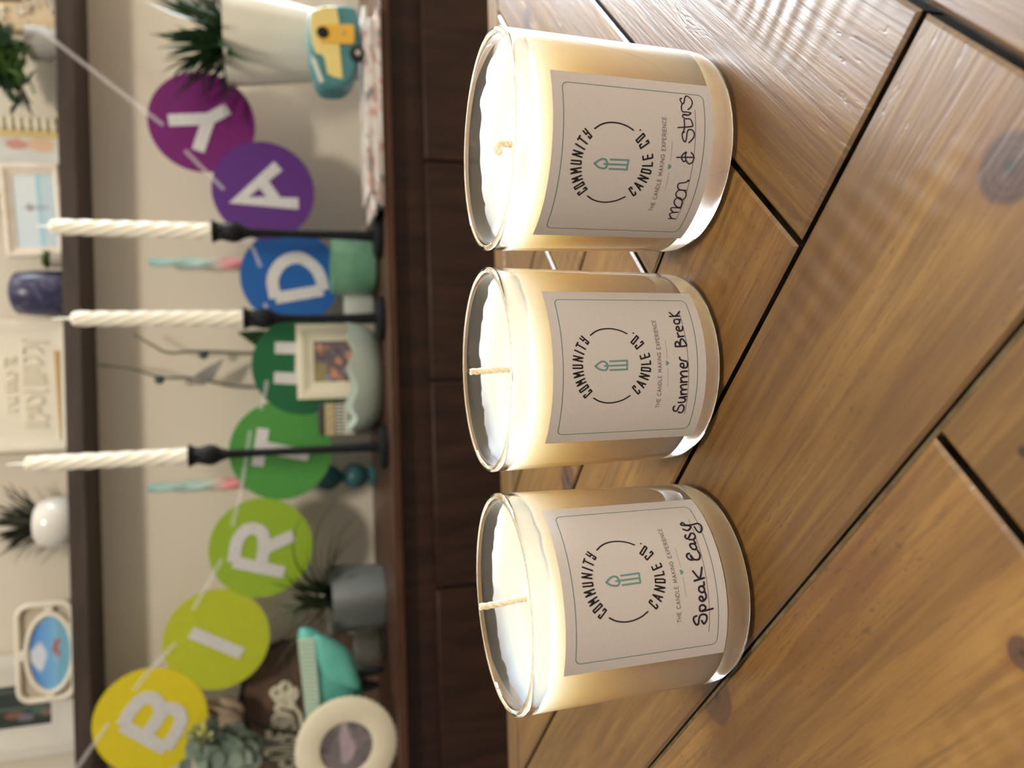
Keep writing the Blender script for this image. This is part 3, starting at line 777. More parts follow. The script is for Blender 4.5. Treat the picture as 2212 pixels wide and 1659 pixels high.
# camper van ornament
M_teal_p = noisy('teal_glaze', (.055, .19, .21), (.075, .23, .25), 30, .3)
M_yel_p = noisy('pale_yellow_glaze', (.72, .60, .22), (.76, .64, .27), 30, .35)
M_org_p = mat('amber_glaze', (.72, .43, .06), .35); M_tyre = mat('black_glaze', (.008, .008, .009), .35)
M_chrome = mat('pale_hub', (.42, .38, .38), .4)
vy = 1.128
vb = at(784, 100, vy - .026); VB = Vector((vb.x, vy, vb.z))
van = thing('camper_van_ornament', 'small teal and yellow ceramic camper van ornament on the magazines', 'ornament', VB)
def slab(pts, yf, dep, smooth=0):
    """outline in photo pixels on the plane y = yf, thickened backwards by dep"""
    P = [at(a, b, yf) - VB for a, b in pts]
    if smooth: P = catmull(P, smooth, True)
    bm = BM(); f = [bm.verts.new(p) for p in P]; bk = [bm.verts.new(p + Vector((0, dep, 0))) for p in P]
    bm.faces.new(f); bm.faces.new(bk[::-1])
    for i in range(len(P)):
        j = (i + 1) % len(P); bm.faces.new((f[i], f[j], bk[j], bk[i]))
    return bm
yf = vy - .026
obj('body', slab([(669, 22), (665, 60), (667, 110), (676, 150), (690, 181), (715, 189), (745, 186), (766, 166), (776, 130), (779, 90), (777, 40), (768, 15), (740, 8), (700, 10)], yf, .052, 3), M_teal_p, van, bevel=.006)
yp = obj('yellow_panel', slab([(672, 24), (700, 14), (727, 14), (733, 46), (734, 98), (741, 170), (722, 166), (708, 158), (702, 126), (695, 116), (684, 116), (675, 95), (670, 55)], yf - .0012, .004), M_yel_p, van, bevel=.0008)
dr = obj('door', slab([(694, 52), (762, 52), (766, 58), (766, 90), (762, 95), (694, 92), (688, 84), (688, 62)], yf - .0026, .004), M_org_p, van, bevel=.0008)
pc_ = at(697, 70, yf - .003) - VB
obj('porthole', lathe(BM(), [(0, -.001), (.0085, -.001), (.0085, .001), (.006, .0016), (0, .0016)], 28, c=pc_, M=Matrix.Rotation(pi / 2, 4, 'X')), M_tyre, dr)
kc = at(740, 70, yf - .003) - VB
obj('knob', ball(BM(), kc, .0022), M_chrome, dr)
wc = at(773, 117, yf - .002) - VB
wh = obj('wheel', lathe(BM(), [(0, -.005), (.0100, -.005), (.0115, -.003), (.0115, .003), (.0100, .005), (0, .005)], 32, c=wc, M=Matrix.Rotation(pi / 2, 4, 'X')), M_tyre, van)
obj('hubcap', lathe(BM(), [(0, .0062), (.0042, .0058), (.0046, .0048), (0, .0045)], 20, c=wc, M=Matrix.Rotation(pi / 2, 4, 'X')), M_chrome, wh)
fl_ = obj('pennant_trim', slab([(672, 118), (682, 128), (690, 150), (700, 176), (692, 178), (682, 152), (674, 132)], yf - .001, .004), mat('pale_trim', (.62, .66, .58), .5), van)
# magazines
def printmat(name, seed):
    m = mat(name, (.7, .68, .66), .4); t = NT(m)
    tc = t.n('ShaderNodeTexCoord'); mp = t.n('ShaderNodeMapping'); mp.inputs['Location'].default_value = (seed, seed * 2, 0); t.l(tc.outputs['Object'], mp.inputs[0])
    f = t.noise(mp.outputs[0], 30, 2); g = t.noise(mp.outputs[0], 55, 3)
    c = t.ramp(f, [(.42, (.72, .71, .70)), (.56, (.66, .62, .60)), (.62, (.60, .36, .33)), (.70, (.30, .33, .34))])
    c = t.mix(t.ramp(g, [(.62, (0, 0, 0)), (.68, (1, 1, 1))]), c, (.16, .20, .20))
    t.l(c, t.b.inputs['Base Color']); return m
xl, xr = at(822, 452, 1.095).x, at(815, 30, 1.095).x
zz = TOPZ + .0003
vtop = VB.z - .0004
nm = 4; th_ = (vtop - zz) / nm
for i, lb in enumerate(['magazine at the bottom of the pile under the camper van ornament', 'second magazine from the bottom of the pile under the camper van', 'third magazine from the bottom of the pile under the camper van', 'topmost printed magazine of the pile, directly under the camper van']):
    o = obj('magazine', box(BM(), (0, 0, th_ / 2), (xr - xl - .012 * (i % 2), .092, th_ - .0003)), printmat('magazine_print', 1.7 * i + .3), None, ((xl + xr) / 2 + .008 * (i - 1) * (1 if i % 2 else -1), 1.140, zz + i * th_), bevel=.0008)
    o.rotation_euler[2] = radians((-1.5, .8, -.6, 1.2)[i]); tag(o, lb, 'magazine', 'magazines piled on the sideboard')
# green tumbler and little white cup
M_mint = mat('mint_glass', (.30, .56, .44), .18, trans=.35, ior=1.3, sss=0); t = NT(M_mint)
gtx = at(760, 575, 1.24)
gz = at(715, 575, 1.24).z - TOPZ
M_gt = noisy('green_glaze', (.12, .30, .19), (.20, .40, .28), 16, .25, stretch=(1, 1, 2.2))
tag(obj('tumbler', lathe(BM(), [(0, 0), (.034, 0), (.042, .005), (.0455, .016), (.0462, gz * .6), (.0462, gz), (.0435, gz), (.043, .018), (.036, .008), (0, .007)], 56), M_gt, None, (gtx.x, 1.24, TOPZ)),
    'mint green glazed tumbler between two candlesticks, before the blue D disc', 'cup')
cx_ = at(770, 660, 1.285); cz_ = at(744, 660, 1.285).z - TOPZ
tag(obj('votive_cup', lathe(BM(), [(0, 0), (.018, 0), (.026, .005), (.029, .016), (.029, cz_ - .008), (.026, cz_), (.023, cz_), (.024, .016), (0, .007)], 40), mat('pale_grey_glaze', (.50, .54, .50), .25), None, (cx_.x, 1.285, TOPZ)),
    'small pale grey cup tucked behind a candlestick, right beside the green tumbler', 'cup')
# framed family photo before the H disc
M_cream = noisy('cream_frame_paint', (.70, .655, .50), (.74, .69, .54), 30, .45)
def mould(bm, w, h, b, dep, n=1, prof=None, bot=1.0):
    """mitred frame of outer size w x h in the xz plane, member width b; prof = list of (inset 0..b, y)"""
    prof = prof or [(0, 0), (0, -dep), (b * .35, -dep * 1.1), (b * .75, -dep * .7), (b, -dep * .6), (b, 0)]
    rows = []
    for d, y in prof:
        rows.append([bm.verts.new((sx * (w / 2 - d), y, sz * (h / 2 - d))) for sx, sz in ((-1, -1), (1, -1), (1, 1), (-1, 1))])
        for v_ in rows[-1][:2]: v_.co.z = -h / 2 + d * bot
    for a, b_ in zip(rows, rows[1:] + rows[:1]):
        for i in range(4):
            j = (i + 1) % 4; bm.faces.new((a[i], a[j], b_[j], b_[i]))
    return bm
fy = 1.298
fa = at(641, 782, fy); fw = at(700, 702, fy).x - at(700, 863, fy).x; fh = fa.z - TOPZ - .0005
fr = thing('photo_frame', 'square cream photo frame with a colourful family photo, before the green H disc', 'photo frame', (fa.x, fy, TOPZ + .0005))
fr.rotation_euler = (radians(-3), 0, 0)
obj('frame', mould(BM(), fw, fh, .029, .010), M_cream, fr, (0, 0, fh / 2), smooth=False, bevel=.0008)
def fam(u, v):
    n1 = noise.noise(Vector((u * 5, v * 5, 3))); n2 = noise.noise(Vector((u * 9, v * 9, 8)))
    c = Vector((.13, .10, .11)) + Vector((.10, .07, .08)) * n2
    if n1 > .15: c = c.lerp(Vector((.42, .20, .13)), min(1, (n1 - .15) * 5))
    if n1 < -.25: c = c.lerp(Vector((.22, .23, .32)), min(1, (-.25 - n1) * 5))
    if v > .72 and u < .45: c = c.lerp(Vector((.38, .33, .10)), .6)
    for (cx, cy, s) in ((.62, .18, .13), (.32, .20, .12), (.2, .55, .09), (.82, .85, .08), (.5, .45, .08)):
        if (u - cx) ** 2 + (v - cy) ** 2 < s * s: c = Vector((.55, .26, .17))
    return c
grid_picture('photo_print', fw - .052, fh - .052, fam, fr, T3(0, -.004, fh / 2))
obj('backing', box(BM(), (0, .0015, fh / 2), (fw - .01, .003, fh - .01)), M_soil, fr)
# scalloped bowl
M_sage = noisy('sage_glaze', (.36, .43, .37), (.41, .48, .42), 14, .3)
by_ = 1.222
bc = at(790, 815, by_); bz = at(757, 815, by_).z - TOPZ
def scal(r, z, th):
    k = max(0, (z - bz * .55) / (bz * .45))
    return r * (1 + .02 * k * cos(9 * th)), z + k * .0045 * cos(9 * th) + k * .003 * cos(2 * th + 1)
o = obj('bowl', lathe(BM(), [(0, 0), (.055, 0), (.068, .004), (.080, .018), (.086, bz * .7), (.0885, bz), (.0855, bz), (.082, bz * .7), (.075, .02), (.060, .008), (0, .007)], 90, scal), M_sage, None, (bc.x, by_, TOPZ))
o.scale = (1, .64, 1)
tag(o, 'wide sage green bowl with a wavy rim, in front of the family photo', 'bowl')
# trinket box with lace trim behind the bowl
ty = 1.288
ta, tb_ = at(700, 940, ty), at(700, 872, ty)
tx0, tx1 = ta.x, tb_.x
tr = thing('trinket_box', 'small dark trinket box with tan band and white lace trim, beside the family photo', 'box', ((tx0 + tx1) / 2, ty, TOPZ))
tw_ = tx1 - tx0; zt = at(688, 905, ty).z - TOPZ; zb1 = at(702, 905, ty).z - TOPZ; zb2 = at(724, 905, ty).z - TOPZ; zl2 = at(770, 905, ty).z - TOPZ
obj('box_body', box(BM(), (0, .006, zt / 2), (tw_, .026, zt)), mat('dark_box', (.045, .040, .036), .6), tr, bevel=.002)
obj('tan_band', box(BM(), (0, -.008, (zb1 + zb2) / 2), (tw_ + .001, .003, zb1 - zb2)), noisy('tan_rope', (.38, .29, .15), (.52, .42, .25), 200, .7), tr, bevel=.001)
bm = BM(); n = 9
for k in range(n):
    x = -tw_ / 2 + tw_ * (k + .5) / n
    box(bm, (x, -.0085, zb2 - .006), (tw_ / n * .55, .002, .010)); box(bm, (x, -.0085, zb2 - .017), (tw_ / n * .8, .002, .009))
    ball(bm, (x, -.0085, zb2 - .026 - .006 * sin(pi * (k + .5) / n)), (tw_ / n * .5, .0016, .006), u=8, v=6)
obj('lace_trim', bm, mat('white_lace', (.66, .66, .58), .8), tr)
# orchid with two bare stems
oy = 1.372
oc = at(770, 775, oy)
orc = thing('orchid', 'bare stemmed orchid with two tall thin stems, behind the green H disc', 'plant', (oc.x, oy, TOPZ)); OB = Vector((oc.x, oy, TOPZ))
obj('pot', lathe(BM(), [(0, 0), (.026, 0), (.036, .07), (.033, .07), (.031, .062), (0, .062)], 36), mat('grey_pot', (.30, .31, .29), .5), orc)
M_stem = mat('orchid_stem', (.13, .125, .085), .6)
M_node = mat('stem_clip', (.03, .06, .055), .5)
for pts, nodes in (([(690, 770), (560, 764), (430, 759), (365, 762), (330, 746), (290, 722)], [(440, 766)]), ([(690, 800), (560, 836), (420, 818), (350, 815), (285, 797), (212, 788)], [(345, 820)])):
    P = [Vector((oc.x + (.004 if pts[0][1] < 780 else -.006), oy, TOPZ + .06))] + [at(a, b, oy) for a, b in pts[1:]]
    s_ = obj('flower_stem', tube(BM(), [p - OB for p in P], (.0030, .0018), 8, 6), M_stem, orc)
    for nd in nodes: obj('clip', ball(BM(), at(*nd, oy) - OB + Vector((0, -.002, 0)), (.008, .005, .008)), M_node, s_)
bm = BM()
for a, b, dd, L, w in ((545, 745, (.25, -.1, 1), .11, .024), (600, 790, (-.5, .2, .6), .10, .02)):
    leaf(bm, Vector((0, 0, .062)), dd, at(505, 735, oy).z - TOPZ - .062 if w > .022 else L, w, .25, n=9, fold=.15, up=(0, -1, .01))
obj('leaves', bm, noisy('orchid_leaf', (.010, .05, .012), (.02, .085, .02), 20, .35), orc)
bm = BM(); P = [at(*q, oy - .004) - OB for q in ((483, 775), (452, 790), (418, 812), (414, 830), (440, 832), (462, 815))]
bm.faces.new([bm.verts.new(p) for p in P]); r_ = bmesh.ops.extrude_face_region(bm, geom=bm.faces[:]); bmesh.ops.translate(bm, verts=[v for v in r_['geom'] if isinstance(v, bmesh.types.BMVert)], vec=(0, .003, 0))
obj('dry_leaf', bm, noisy('grey_dry_leaf', (.16, .165, .15), (.26, .26, .24), 30, .7), orc, bevel=.001)
# teal bubble candlesticks with pastel twisted tapers
M_bub = mat('teal_bubble_glass', (.06, .20, .22), .08, trans=.4, ior=1.35, spec=.7)
def pastel():
    m = mat('pastel_taper_wax', (.5, .7, .7), .4, sss=.3, sssr=(.006, .005, .004)); t = NT(m)
    tc = t.n('ShaderNodeTexCoord'); sp = t.n('ShaderNodeSeparateXYZ'); t.l(tc.outputs['Generated'], sp.inputs[0])
    t.l(t.ramp(sp.outputs[2], [(.0, (.70, .20, .24)), (.26, (.76, .30, .32)), (.36, (.72, .62, .56)), (.46, (.44, .62, .58)), (1, (.36, .58, .58))]), t.b.inputs['Base Color']); return m
M_past = pastel()
for (top, bot, Yc, lb1, lb2) in (((318, 571), (545, 571), 571, 'teal glass bubble candlestick standing behind the blue D disc', 'twisted pastel taper, aqua fading to pink, above the blue D disc'),
                                 ((315, 1053), (545, 1046), 1032, 'teal glass bubble candlestick beside the green T disc', 'twisted pastel taper, aqua fading to pink, above the green T disc')):
    y_ = 1.375; cx = at(600, Yc if Yc < 800 else 1038, y_).x
    zt, zb = at(*top, y_).z, at(*bot, y_).z
    t = thing('bubble_candlestick', lb1, 'candlestick', (cx, y_, TOPZ), group='teal bubble candlesticks by the wall')
    hh = zb - TOPZ; nb = 4; bh = (hh - .022) / nb
    obj('foot', lathe(BM(), [(0, 0), (.022, 0), (.023, .003), (.012, .008), (.008, .012), (0, .012)], 32), M_bub, t)
    prof = [(0, .011)]
    for k in range(nb):
        z_ = .011 + k * bh
        prof += [(.008 + .0155 * sin(pi * q / 10) ** .8, z_ + bh * q / 10) for q in range(0, 10)]
    prof += [(.008, .011 + nb * bh), (.013, hh - .002), (.013, hh + .004), (.0105, hh + .004), (.0105, hh - .004), (0, hh - .004)]
    obj('bubbles', lathe(BM(), prof, 36), M_bub, t)
    c = thing('taper_candle', lb2, 'candle', (cx, y_, zb - .0038), group='pastel twisted tapers by the wall')
    c.rotation_euler = (0, 0, 0)
    L = zt - zb
    def tw2(r, z, th): return r * (1 + .16 * cos(2 * (th + z * 60))), z
    obj('wax', lathe(BM(), [(0, 0), (.0098, 0)] + [(.0105 - .004 * k / 40, L * k / 40) for k in range(1, 41)] + [(0, L + .002)], 28, tw2), M_past, c)
# spider plant in a grey glass pot
sy = 1.265
sc_ = at(770, 1290, sy); sz = at(716, 1290, sy).z - TOPZ
sp = thing('spider_plant', 'arching spider plant in a square grey glass pot, below the lime R disc', 'plant', (sc_.x, sy, TOPZ))
M_smoke = mat('smoky_glass', (.25, .275, .27), .12, trans=.25, spec=.6)
bm = BM(); ww = .046
lathe(bm, [(0, 0), (ww * .86, 0), (ww * .9, .003), (ww, sz - .002), (ww, sz), (ww * .92, sz), (ww * .9, sz - .008), (0, sz - .008)], 64, lambda r, z, th: (r / max(abs(cos(th - pi / 4)) ** 5 + abs(sin(th - pi / 4)) ** 5, .2) ** .2 if r > 0 else 0, z), M=Matrix.Rotation(radians(14), 4, 'Z') @ Matrix.Rotation(pi / 4, 4, 'Z') @ Matrix.Rotation(-pi / 4, 4, 'Z'))
obj('pot', bm, M_smoke, sp)
bm = BM(); rl = random.Random(4)
for i in range(70):
    a = rl.uniform(0, 2 * pi); el = rl.uniform(.25, 1.2)
    d = Vector((cos(a) * cos(el), sin(a) * cos(el) * .35 - .05, sin(el)))
    leaf(bm, Vector((rl.uniform(-.014, .014), rl.uniform(-.014, .014), sz - .008)), d, rl.uniform(.05, .13), rl.uniform(.003, .0052), rl.uniform(.6, 2.2), n=9)
for L, el, dr_, y_ in ((.155, 1.15, 2.1, -.02), (.16, .85, 1.9, .05), (.13, .6, 1.7, -.06), (.12, .35, 1.2, .08)):
    leaf(bm, Vector((.005, 0, sz - .008)), (cos(el), y_, sin(el)), L * 1.15, .0075, dr_, n=14)
for L, el, dr_ in ((.15, .8, .5), (.13, 1.0, .6), (.12, .5, 1.6)):
    leaf(bm, Vector((-.005, 0, sz - .008)), (-cos(el), -.05, sin(el)), L * 1.15, .0075, dr_, n=14)
obj('leaves', bm, noisy('spider_leaf', (.014, .030, .010), (.045, .065, .028), 25, .5), sp)
obj('dry_blade', leaf(BM(), (0, -.01, sz - .006), (-.45, -.2, 1), .075, .005, .6), mat('ochre_leaf', (.42, .20, .03), .6), sp)
# smoky glass dish
gy = 1.30; gc = at(775, 1392, gy)
tag(obj('glass_dish', lathe(BM(), [(0, 0), (.022, 0), (.032, .008), (.0365, .030), (.036, .048), (.034, .048), (.0345, .030), (.030, .010), (0, .004)], 48), mat('clear_grey_glass', (.62, .62, .58), .08, trans=.75, ior=1.2), None, (gc.x, gy, TOPZ)),
    'low clear glass dish between the grey plant pot and the turquoise bird', 'dish')
# turquoise bird ornament
z5 = lambda pts: [(a / 4.3373 + 370, b / 4.3373 + 1280) for a, b in pts]
ty_ = 1.178
def pillow(pts, y0, dep, base, smooth=4, rings=6, flat=1.0):
    P = [at(a, b, y0) for a, b in pts]
    if smooth: P = catmull(P, smooth, True)
    cen = sum(P, Vector()) / len(P)
    bm = BM(); rows = []
    for k in range(rings + 1):
        a = pi / 2 * k / rings
        rows.append((1 - (1 - cos(a)) * flat, sin(a) * dep / 2))
    lay = [(s_, y_) for s_, y_ in rows[::-1]] + [(s_, -y_) for s_, y_ in rows[1:]]
    prev = None; first = last = None
    for s_, y_ in lay:
        s_ = max(s_, .02)
        cur = [bm.verts.new(cen + (p - cen) * s_ + Vector((0, y_, 0)) - base) for p in P]
        if prev:
            for i in range(len(P)):
                j = (i + 1) % len(P); bm.faces.new((prev[i], prev[j], cur[j], cur[i]))
        else: first = cur
        prev = cur
    bm.faces.new(first[::-1]); bm.faces.new(prev)
    return bm
tbp = at(805, 1462, ty_); TB = Vector((tbp.x, ty_, TOPZ))
bird = thing('bird_ornament', 'turquoise bird ornament with ribbed pale band and black feet, right of the round cream frame', 'ornament', TB)
M_turq = noisy('turquoise_glaze', (.085, .36, .31), (.12, .43, .37), 30, .4)
obj('body', pillow(z5([(1200, 345), (1290, 330), (1430, 400), (1650, 530), (1745, 690), (1790, 820), (1800, 1010), (1760, 1180), (1500, 1260), (1290, 1230), (1235, 900), (1190, 500)]), ty_, .062, TB, flat=.85), M_turq, bird)
obj('wing', pillow(z5([(1340, 400), (1480, 440), (1650, 560), (1720, 680), (1760, 800), (1770, 900), (1640, 890), (1500, 840), (1400, 720), (1340, 560)]), ty_ - .030, .022, TB, flat=.85), noisy('turquoise_wing_glaze', (.10, .40, .345), (.135, .47, .40), 30, .4), bird)
bm = BM()
for k in range(20):
    f = k / 19; yy_ = 450 + f * 740
    p = at(*z5([(1262 + 72 * f, yy_)])[0], ty_ - .034) - TB
    box(bm, p, (.0046, .006, .024 - .003 * f), Matrix.Rotation(radians(4), 3, 'Y'))
obj('ribbed_band', bm, mat('pale_mint_glaze', (.50, .66, .54), .5), bird)
for q in ([(1660, 745), (1750, 690), (1900, 680), (1990, 700), (1985, 740), (1880, 780), (1760, 790)], [(1790, 800), (1850, 820), (1945, 850), (1940, 880), (1830, 930), (1790, 900)]):
    obj('foot', pillow(z5(q), ty_ - .008, .016, TB), mat('black_foot_glaze', (.006, .008, .012), .4), bird)
zmin = min((o.matrix_world.translation.z if False else 0) for o in [bird])
# round cream frame
ry = 1.125
rc_ = at(750, 1613, ry); RR = .0735
rf = thing('round_frame', 'round cream frame with scalloped edge around a small grey purple photo', 'photo frame', (rc_.x, ry, TOPZ + .0004))
rzc = RR * 1.012
def scl(r, z, th): return (r * (1 + (.010 * cos(44 * th) if r > .068 else 0)), z)
obj('frame', lathe(BM(), [(.038, -.004), (.0385, .004), (.041, .0052), (.055, .0050), (.068, .0042), (RR, .002), (RR, -.004), (.038, -.004)], 264, scl, c=(0, 0, rzc), M=Matrix.Rotation(pi / 2, 4, 'X')), M_cream, rf)
def gp(u, v):
    n1 = noise.noise(Vector((u * 3, v * 3, 1))) ; n2 = noise.noise(Vector((u * 7, v * 7, 4)))
    return Vector((.19, .165, .18)) * (1 + .55 * n1 + .45 * n2) + (Vector((.18, .13, .16)) if n1 > .22 else Vector((0, 0, 0)))
grid_picture('photo_print', .080, .080, gp, rf, T3(0, -.001, rzc), mask='oval', rough=.25)
obj('backing', lathe(BM(), [(0, -.005), (.042, -.005), (.042, -.002), (0, -.002)], 48, c=(0, 0, rzc), M=Matrix.Rotation(pi / 2, 4, 'X')), M_soil, rf)
# wooden sign with white script
gy_ = 1.372
gbase = Vector((at(700, 1560, gy_).x, gy_, TOPZ))
sg = thing('wooden_sign', 'brown wooden sign with cream script lettering, leaning behind the turquoise bird', 'sign', gbase)
zlow = TOPZ + .0005
out = [at(a, b, gy_) for a, b in ((534, 1760), (535, 1570), (520, 1515), (530, 1455), (575, 1400), (615, 1382))]
out += [Vector((at(700, 1378, gy_).x, gy_, zlow)), Vector((at(700, 1760, gy_).x, gy_, zlow))]
bm = BM(); f = [bm.verts.new(p - gbase + Vector((0, -.007, 0))) for p in out]; bk = [bm.verts.new(p - gbase + Vector((0, .007, 0))) for p in out]
bm.faces.new(f); bm.faces.new(bk[::-1])
for i in range(len(out)):
    j = (i + 1) % len(out); bm.faces.new((f[i], f[j], bk[j], bk[i]))
obj('board', bm, darkwood('brown_sign_wood', (.085, .050, .032), (.14, .085, .055), .6, (2, 9, 9)), sg, smooth=False, bevel=.002)
obj('dark_rim', tube(BM(), [p - gbase + Vector((0, -.004, 0)) for p in out[:6]], .0055, 10), mat('black_rim', (.012, .011, .012), .5), sg)
SCR = [[(1160, 1440), (1020, 1448), (910, 1478), (895, 1515), (960, 1542), (1100, 1515), (1190, 1480)],
       [(1060, 1570), (1035, 1600), (1090, 1640), (1160, 1610), (1180, 1560), (1120, 1550)],
       [(935, 1370), (915, 1310), (960, 1262), (1020, 1290), (1010, 1360), (950, 1385)], [(1010, 1290), (1080, 1225), (1150, 1235), (1165, 1285), (1110, 1300), (1060, 1280)],
       [(1180, 1300), (1120, 1330), (1060, 1350), (1045, 1400), (1120, 1420), (1180, 1390), (1150, 1345)],
       [(1160, 1190), (1030, 1215), (965, 1195), (1000, 1150), (1130, 1160), (1010, 1110), (985, 1080), (1040, 1055), (1135, 1080), (1030, 1030), (985, 990), (1040, 970), (1120, 1010)],
       [(1080, 990), (985, 975), (945, 935), (985, 895), (1045, 925), (1060, 965)], [(1045, 925), (1040, 870), (1080, 845), (1120, 880), (1110, 930), (1080, 960)],
       [(1120, 960), (1165, 910), (1185, 945), (1150, 1000), (1110, 990)], [(1110, 960), (1150, 1060), (1200, 1120), (1225, 1200), (1235, 1270)]]
bm = BM()
for st in SCR:
    tube(bm, [at(a, b, gy_ - .0085) - gbase for a, b in z5(st)], lambda f_: .0048 + .0008 * sin(f_ * 9), 8, 5)
obj('script_lettering', bm, mat('cream_script', (.72, .68, .52), .5), sg)
# wooden tulip bud
uy = 1.338
ub = at(535, 1545, uy); 
tu = thing('wooden_tulip', 'pale brown carved wooden tulip between the yellow B disc and the sign', 'flower', (ub.x, uy, TOPZ))
zt_ = at(525, 1540, uy).z - TOPZ
obj('stem', tube(BM(), [(-.062, 0, 0), (-.058, 0, zt_ * .35), (-.03, 0, zt_ * .8), (0, 0, zt_)], .0035, 10, 6), mat('dark_stem', (.03, .025, .018), .7), tu)
for k in range(7):
    a = 2 * pi * k / 7
    bm = leaf(BM(), (cos(a) * .004, sin(a) * .004, zt_), (cos(a) * .42 + .22, sin(a) * .10, .9), .066, .0165, -.5 if cos(a) > 0 else .25, up=(-sin(a), cos(a), 0.001), n=9, fold=-.5)
    o = obj('petal', bm, noisy('pale_wood_petal', (.32, .24, .17), (.47, .37, .27), 60, .6) if k == 0 else bpy.data.materials['pale_wood_petal'], tu)
    so = o.modifiers.new('thick', 'SOLIDIFY'); so.thickness = .0022
# eucalyptus sprays
ey = 1.275
eb = at(700, 1625, ey)
eu = thing('eucalyptus_spray', 'grey green eucalyptus spray below the yellow B disc', 'plant', (eb.x, ey, TOPZ)); EB = Vector((eb.x, ey, TOPZ))
obj('vase', lathe(BM(), [(0, 0), (.022, 0), (.026, .01), (.026, .05), (.013, .085), (.013, .10), (.010, .10), (.010, .086), (0, .02)], 36), mat('grey_bottle', (.22, .23, .22), .3), eu)
M_euc = noisy('eucalyptus_leaf', (.10, .15, .115), (.22, .275, .215), 35, .6)
M_pal = noisy('pale_flower_green', (.38, .42, .20), (.50, .52, .30), 40, .6)
rl = random.Random(12); bm = BM(); bm2 = BM(); bm3 = BM()
for (a, b) in ((425, 1600), (470, 1570), (470, 1625), (505, 1590), (515, 1625), (440, 1650), (500, 1665), (410, 1640)):
    tip = at(a, b, ey + rl.uniform(-.03, .02)) - EB
    P = catmull([Vector((0, 0, .09)), Vector((0, 0, .09)).lerp(tip, .5) + Vector((rl.uniform(-.01, .01), 0, .01)), tip], 6)
    tube(bm3, P, (.0016, .0008), 6)
    for i, p in enumerate(P[9:]):
        for sgn in (-1, 1):
            d = Vector((sgn * rl.uniform(.4, 1), rl.uniform(-.7, .3), rl.uniform(-.2, .7)))
            leaf(bm, p, d, rl.uniform(.020, .028), rl.uniform(.009, .0125), rl.uniform(-.3, .4), n=5, fold=.12, up=(rl.uniform(-.5, .5), -1, .2))
obj('stems', bm3, M_stem, eu); obj('leaves', bm, M_euc, eu)
for (a, b) in ((422, 1588), (437, 1600), (430, 1572), (452, 1588)):
    p = at(a, b, ey - .02) - EB
    for k in range(9):
        d = Vector((rl.uniform(-1, 1), rl.uniform(-1, .2), rl.uniform(-.6, 1)))
        leaf(bm2, p, d, .014, .004, 0, n=4)
obj('blossoms', bm2, M_pal, eu, label='pale yellow green blossoms')

# ------------------------------------------------------------------ things on the wall shelf
HY = 1.372
def onshelf(Y, y=HY): return Vector((at(60, Y, y).x, y, ST))
# carved cream frame at the right
x_l = at(60, 57, 1.39).x
cf = thing('carved_frame', 'ornate carved cream frame at the right end of the shelf', 'photo frame', (x_l + .10, 1.402, ST + .0005)); cf.rotation_euler = (0, radians(-4.5), 0)
M_carv = noisy('carved_cream', (.60, .52, .42), (.72, .65, .55), 40, .6)
M_lip = noisy('pale_gold_lip', (.62, .48, .30), (.70, .56, .38), 40, .5)
obj('frame', mould(BM(), .20, .26, .046, .012), M_lip, cf, (0, 0, .138), smooth=False)
rl = random.Random(3); bm = BM()
for (u0, u1, z0_, z1_) in ((-.098, .098, .012, .050), (-.098, -.056, .05, .255), (.056, .098, .05, .255), (-.098, .098, .226, .264)):
    for k in range(44):
        p = Vector((rl.uniform(u0, u1), -.012, rl.uniform(z0_, z1_)))
        leaf(bm, p, (rl.uniform(-1, 1), -.35, rl.uniform(-1, 1)), rl.uniform(.012, .022), .004, rl.uniform(-.8, .8), n=5, fold=.4, up=(0, -1, 0.01))
        if k % 3 == 0: ball(bm, p, (.005, .004, .004), u=8, v=6)
obj('carving', bm, M_carv, cf)
obj('picture', box(BM(), (0, -.003, .138), (.115, .002, .175)), noisy('dark_print', (.05, .035, .02), (.14, .10, .06), 18, .4), cf)
# leafy plant in a white pot
pb = onshelf(92, 1.372)
lp = thing('potted_plant', 'leafy green plant in a white pot beside the carved cream frame', 'plant', pb)
obj('pot', lathe(BM(), [(0, 0), (.020, 0), (.025, .025), (.027, .048), (.024, .048), (.022, .042), (0, .042)], 40, lambda r, z, th: (r * (1 + .02 * cos(16 * th)), z)), mat('white_ribbed_pot', (.40, .39, .36), .7), lp)
bm = BM(); bm2 = BM(); rl = random.Random(31)
for (a, b, big) in ((28, 75, 1), (12, 100, 1), (10, 130, 1), (35, 95, 1), (48, 150, 0), (30, 130, 0), (40, 165, 0), (25, 175, 0), (55, 205, 1), (75, 190, 0), (50, 235, 1), (70, 225, 1), (8, 200, 1), (60, 140, 0), (70, 180, 1), (20, 150, 0), (60, 170, 0)):
    tip = at(a, b, 1.335 + rl.uniform(-.01, .03)) - pb
    P = catmull([Vector((0, 0, .05)), Vector((tip.x * .5, tip.y * .5, max(tip.z * .8, .075))), tip], 6)
    tube(bm, P, (.0014, .0008), 6)
    for p in P[5::2]:
        for sgn in (-1, 1):
            leaf(bm if big else bm2, p, (sgn * rl.uniform(.3, 1), rl.uniform(-.7, .2), rl.uniform(-.3, .9)), rl.uniform(.022, .034), rl.uniform(.010, .014), rl.uniform(-.2, .9), n=5, fold=.15)
obj('leaves', bm, noisy('deep_green_leaf', (.03, .08, .055), (.075, .16, .085), 30, .45), lp)
obj('young_leaves', bm2, noisy('fresh_green_leaf', (.10, .22, .06), (.18, .33, .11), 30, .45), lp, label='fresh light green leaves')
